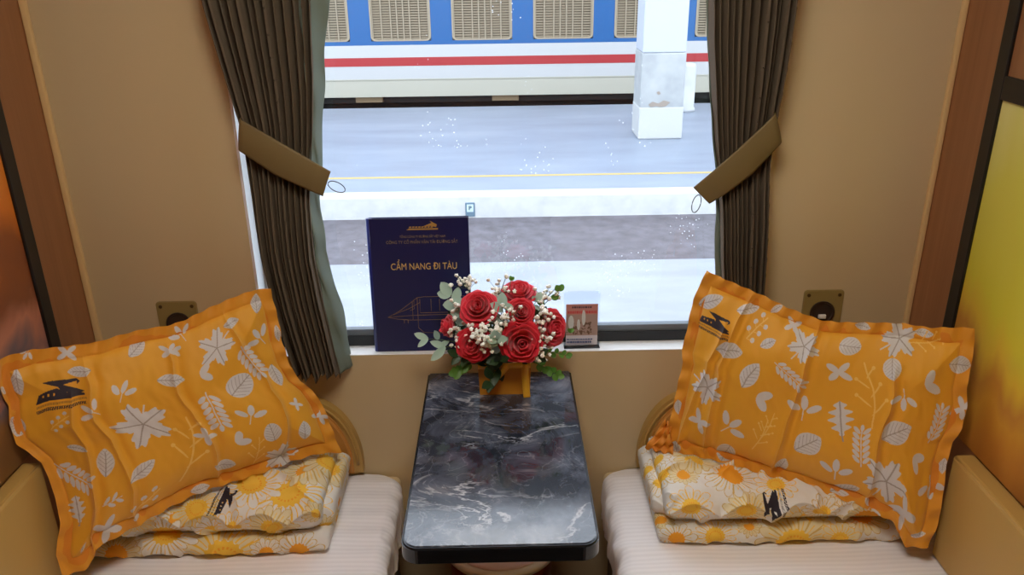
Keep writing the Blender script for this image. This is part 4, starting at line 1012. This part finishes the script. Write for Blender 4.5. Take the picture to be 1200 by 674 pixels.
def vase():
    t = thing('flower_box', 'gold cardboard flower box with a ribbon on the marble table', 'flower box', (.012, -.085, .72))
    x0, x1, y0, y1, z0, z1 = -.045, .069, -.110, -.045, .7202, .800
    gold = mat('gold_card', (196, 134, 34), .45)
    bm = bmesh.new(); F = None
    o = [(x0, y0), (x1, y0), (x1, y1), (x0, y1)]; n_ = [(x0 + .003, y0 + .003), (x1 - .003, y0 + .003), (x1 - .003, y1 - .003), (x0 + .003, y1 - .003)]
    def ring(pts, z, g=0): 
        return [bm.verts.new((a + (a - .012) * g, b + (b + .078) * g, z)) for a, b in pts]
    A, B, Cc, D = ring(o, z0), ring(o, z1, .05), ring(n_, z1, .05), ring(n_, z0 + .06)
    for P, Q in ((A, B), (B, Cc), (Cc, D)):
        for k in range(4): bm.faces.new((P[k], P[(k + 1) % 4], Q[(k + 1) % 4], Q[k]))
    bm.faces.new(A[::-1]); bm.faces.new(D)
    hang(from_bm('box', bm, gold, None), t)
    rib = mat('gold_satin_ribbon', (226, 172, 48), .3)
    def ribbon(pts, wd, name='ribbon'):
        P = np.array(pts, float); ss = np.linspace(0, 1, 40); s = np.linspace(0, 1, len(P)); Q = np.stack([np.interp(ss, s, P[:, i]) for i in range(3)], 1)
        g = np.gradient(Q, axis=0); sd = np.cross(g, [0, -1, 0.001]); sd /= np.linalg.norm(sd, axis=1)[:, None] + 1e-9
        G = np.stack([Q - sd * wd / 2, Q, Q + sd * wd / 2]); hang(grid_mesh(name, G, rib, solid=.0008), t)
    ribbon([(.058, -.128, .806), (.058, -.128, .78), (.060, -.126, .745), (.062, -.129, .722)], .016, 'ribbon_tail')
    ribbon([(.052, -.129, .806), (.020, -.130, .805), (.004, -.124, .780), (-.014, -.120, .760), (-.022, -.118, .748)], .012, 'ribbon_bow')
    ribbon([(-.0475, -.1145, .795), (.071, -.1145, .797)], .014, 'ribbon_band')
    bm = bmesh.new(); bmesh.ops.create_icosphere(bm, subdivisions=2, radius=1, matrix=Matrix.Translation((-.026, -.122, .742)) @ Matrix.Diagonal((.006, .004, .003, 1)))
    hang(from_bm('pearl_pin', bm, M['floret'], None, True), t)
vase()

# ---------------------------------------------------------------- outside: tracks, platform, train
G = mat('grey_trackbed', (112, 108, 114), .95); noise_color(G, [(0.3, (100, 96, 100)), (0.7, (126, 122, 130))], (6, 6, 6), 6)
A_ = mat('pale_concrete', (190, 194, 204), .8); noise_color(A_, [(0.3, (160, 165, 176)), (0.7, (176, 181, 191))], (1.2, 3, 1), 5)
PL = mat('worn_platform_paving', (168, 182, 204), .35); r_ = noise_color(PL, [(0.25, (138, 148, 166)), (0.55, (154, 166, 184)), (0.8, (168, 178, 192))], (.5, 1.6, 1), 5)
ED = mat('white_platform_edge', (226, 230, 232), .7); noise_color(ED, [(0.3, (206, 210, 213)), (0.6, (222, 225, 226))], (5, 5, 5), 5)
struct(box('ground', (-30, 30, .5, 60, -1.62, -1.42), G)); 
struct(box('track_bed', (-30, 30, 6.25, 7.82, -1.42, -1.36), G))
struct(box('apron', (-30, 30, 1.0, 6.25, -1.42, -1.35), A_))
def platform():
    t = thing('platform', 'blue-grey railway platform with a white edge and thin yellow line', 'platform', (0, 11, -1.42)); t['kind'] = 'structure'
    box('paving', (-30, 30, 7.86, 13.95, -1.42, -1.094), PL, t)
    box('edge_coping', (-30, 30, 7.82, 8.10, -1.42, -1.092), ED, t, bev=.01)
    box('yellow_line', (-30, 30, 8.74, 8.82, -1.0935, -1.0915), mat('yellow_line_paint', (206, 182, 112), .6), t)
platform()
def marker():
    t = thing('distance_marker', 'small blue-grey marker plate on the white platform edge', 'marker', (-.372, 7.80, -1.30))
    box('plate', (-.432, -.318, 7.805, 7.82, -1.34, -1.165), mat('blue_grey_plate', (96, 122, 140), .5), t, bev=.006)
    box('face', (-.415, -.335, 7.801, 7.806, -1.28, -1.185), mat('pale_plate', (190, 212, 220), .5), t, bev=.003)
    text_mesh('lettering', 'P', .07, (-.375, 7.80, -1.232), (R(90), 0, 0), mat('dark_ink', (60, 84, 96), .6), None, bold=.002)

    o = bpy.data.objects['lettering']; o.parent = t; o.location = Vector(o.location) - t.location
marker()
def pillar():
    t = thing('platform_pillar', 'white square concrete pillar with a chipped grey lower half on the platform', 'pillar', (2.47, 11.2, -1.094))
    x0, x1, y0, y1 = 2.145, 2.80, 10.86, 11.50
    pw = mat('blue_white_paint', (202, 210, 224), .6); pg = mat('grey_white_paint', (205, 212, 214), .7)
    noise_color(pg, [(0.3, (172, 178, 181)), (0.7, (196, 200, 200))], (4, 4, 4), 5)
    box('painted_upper_shaft', (x0, x1, y0, y1, .20, 7.5), pw, t, bev=.02)
    bm = bmesh.new(); bx(bm, x0 - .006, x1 + .006, y0 - .006, y1 + .006, -1.094, .20, .02)
    hang(from_bm('grey_lower_shaft', bm, pg, None), t)
    bm = bmesh.new(); bx(bm, x0 - .012, x1 + .012, y0 - .012, y1 + .012, -1.094, -.60, .02); hang(from_bm('plaster_foot', bm, mat('whitewash', (208, 211, 211), .7), None), t)
    # chipped patch
    bm = bmesh.new(); rs = random.Random(2)
    prism(bm, [(2.27, -.56), (2.33, -.52), (2.42, -.545), (2.50, -.50), (2.60, -.53), (2.53, -.59), (2.46, -.60), (2.38, -.585), (2.30, -.60)], y0 - .016, y0 - .004, 'y')
    prism(bm, [(2.38, -.38), (2.42, -.36), (2.45, -.40), (2.41, -.42)], y0 - .010, y0 - .004, 'y')
    hang(from_bm('chipped_patch', bm, mat('bare_mortar', (150, 140, 130), .9), None), t)
pillar()
def canopy():  # out of view, added so the table top reflects a dark band
    t = thing('unseen_canopy', 'unseen grey canopy slab on the pillar, added to darken the table reflection', 'canopy', (0, 11.2, 7.6)); t['kind'] = 'structure'
    box('slab', (-14, 14, 9.0, 13.4, 7.8, 8.0), mat('canopy_grey', (120, 122, 124), .8), t)
    box('beam', (2.25, 2.70, 9.1, 13.3, 7.5, 7.8), bpy.data.materials['canopy_grey'], t)
canopy()
def rail_post():
    t = thing('white_post', 'short white post with a rounded top beside the train, right of the pillar', 'post', (3.25, 13.2, -1.094))
    bm = bmesh.new(); lathe(bm, [(.17, 0), (.17, .05), (.15, .07), (.15, .78), (.13, .83), (.05, .85)], (3.36, 13.2, -1.094), 24); hang(from_bm('post', bm, ED, None, True), t)
    bm = bmesh.new(); tube(bm, [(3.20, 13.2, -1.05), (3.20, 13.2, .0), (3.20, 13.2, .45)], .03, 10); hang(from_bm('thin_rod', bm, ED, None, True), t)
rail_post()

def train():
    Y = 14.6; X0, X1 = -10.2, 10.9
    t = thing('passenger_carriage', 'blue and white passenger carriage with a red stripe beyond the platform', 'train carriage', (0, Y + 1.4, -1.36))
    blue = mat('blue_paint', (16, 100, 168), .35); white = mat('white_paint', (212, 214, 214), .4); red = mat('red_paint', (186, 46, 50), .4); cream = mat('cream_skirt_paint', (206, 204, 188), .55)
    wins = [-1.859 + 1.548 * k for k in range(-5, 8)]; hw, z0, z1, r = .573, .055, .95, .09
    # side wall with window holes
    bm = bmesh.new()
    bx(bm, X0, X1, Y, Y + .06, -.02, z0); bx(bm, X0, X1, Y, Y + .06, z1, 1.25)
    xs = [X0] + [q for c in wins for q in (c - hw, c + hw)] + [X1]
    for a, b in zip(xs[::2], xs[1::2]): bx(bm, a, b, Y, Y + .06, z0, z1)
    hang(from_bm('blue_side', bm, blue), t)
    bm = bmesh.new(); bx(bm, X0, X1, Y, Y + .06, -.66, -.0201); hang(from_bm('white_band', bm, white, None), t)
    box('red_stripe', (X0, X1, Y - .006, Y, -.41, -.25), red, t)
    bm = bmesh.new(); bx(bm, X0, X1, Y + .02, Y + .07, -1.0, -.66); bx(bm, X0, X1, Y - .004, Y + .02, -.672, -.655)
    hang(from_bm('skirt', bm, cream), t)
    bm = bmesh.new(); bx(bm, X0, X1, Y + .07, Y + 2.8, -1.0, 1.2)
    prism(bm, [(Y, 1.25), (Y + .25, 1.75), (Y + .9, 2.05), (Y + 1.4, 2.12), (Y + 1.9, 2.05), (Y + 2.55, 1.75), (Y + 2.8, 1.25)], X0, X1, 'x')
    hang(from_bm('body_and_roof', bm, mat('grey_roof_paint', (196, 204, 210), .5)), t)
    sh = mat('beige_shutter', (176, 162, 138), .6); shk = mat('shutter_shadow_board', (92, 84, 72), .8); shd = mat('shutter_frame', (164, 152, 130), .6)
    for c in wins:
        bm = bmesh.new(); o_ = rrect(c - hw, c + hw, z0, z1, r); i_ = rrect(c - hw + .03, c + hw - .03, z0 + .03, z1 - .03, r - .02)
        n = len(o_); a = [bm.verts.new((x, Y - .012, z)) for x, z in o_]; b = [bm.verts.new((x, Y - .012, z)) for x, z in i_]; d = [bm.verts.new((x, Y + .05, z)) for x, z in i_]; e = [bm.verts.new((x, Y + .02, z)) for x, z in o_]
        for k in range(n):
            k2 = (k + 1) % n; bm.faces.new((e[k], e[k2], a[k2], a[k])); bm.faces.new((a[k], a[k2], b[k2], b[k])); bm.faces.new((b[k], b[k2], d[k2], d[k]))
        # corner fillers keep the opening rounded
        w_ = from_bm('window', bm, shd); hang(w_, t)
        bm = bmesh.new(); 
        for k in range(19):
            z = z0 + .035 + k * .046; prism(bm, [(Y + .010, z), (Y + .016, z), (Y + .046, z + .030), (Y + .040, z + .030)], c - hw + .03, c + hw - .03, 'x')
        for q in (-.53, -.36, -.18, -.06, .06, .18, .36, .53): bx(bm, c + q - .012, c + q + .012, Y + .004, Y + .02, z0 + .03, z1 - .03)
        o = from_bm('louvre', bm, sh)
        o.parent = w_
        bm = bmesh.new(); bx(bm, c - hw + .02, c + hw - .02, Y + .05, Y + .06, z0, z1); from_bm('louvre_shade_backing', bm, shk, w_)  # dark colour stands in for the shade between the slats
    dark = mat('dark_underframe', (42, 40, 40), .8); bm = bmesh.new(); bx(bm, X0, X1, Y + .3, Y + 2.5, -1.16, -1.0); bx(bm, X0 + 1, X1 - 1, Y + .8, Y + 2.0, -1.36, -1.16)
    hang(from_bm('underframe', bm, dark), t)
    for k, x in enumerate((-7.4, -2.6, .1, 5.6, 8.6)):
        box('underfloor_box', (x - .25, x + .28, Y + .16, Y + .6, -1.13, -1.0), mat('dusty_box', (150, 130, 102), .8) if k == 0 else bpy.data.materials['dusty_box'], t, bev=.01)
    for x in (-6.2, -4.4, 3.8, 5.6 + 1.0):
        bm = bmesh.new(); prism(bm, [(x + .43 * math.cos(q * math.pi / 16), -.98 + .43 * math.sin(q * math.pi / 16)) for q in range(32)], Y + .62, Y + .76, 'y'); hang(from_bm('wheel', bm, dark), t)
train()
# outdoor colours darkened evenly to balance the brighter sky light
for m_ in [G, A_, PL, ED] + [bpy.data.materials[k] for k in ('blue_white_paint', 'grey_white_paint', 'whitewash', 'blue_paint', 'white_paint', 'red_paint', 'cream_skirt_paint', 'grey_roof_paint', 'beige_shutter', 'yellow_line_paint')]:
    c_ = bsdf(m_).inputs['Base Color']; c_.default_value = [q * .80 for q in c_.default_value[:3]] + [1]
    for n_ in m_.node_tree.nodes:
        if n_.type == 'VALTORGB':
            for e_ in n_.color_ramp.elements: e_.color = [q * .80 for q in e_.color[:3]] + [1]
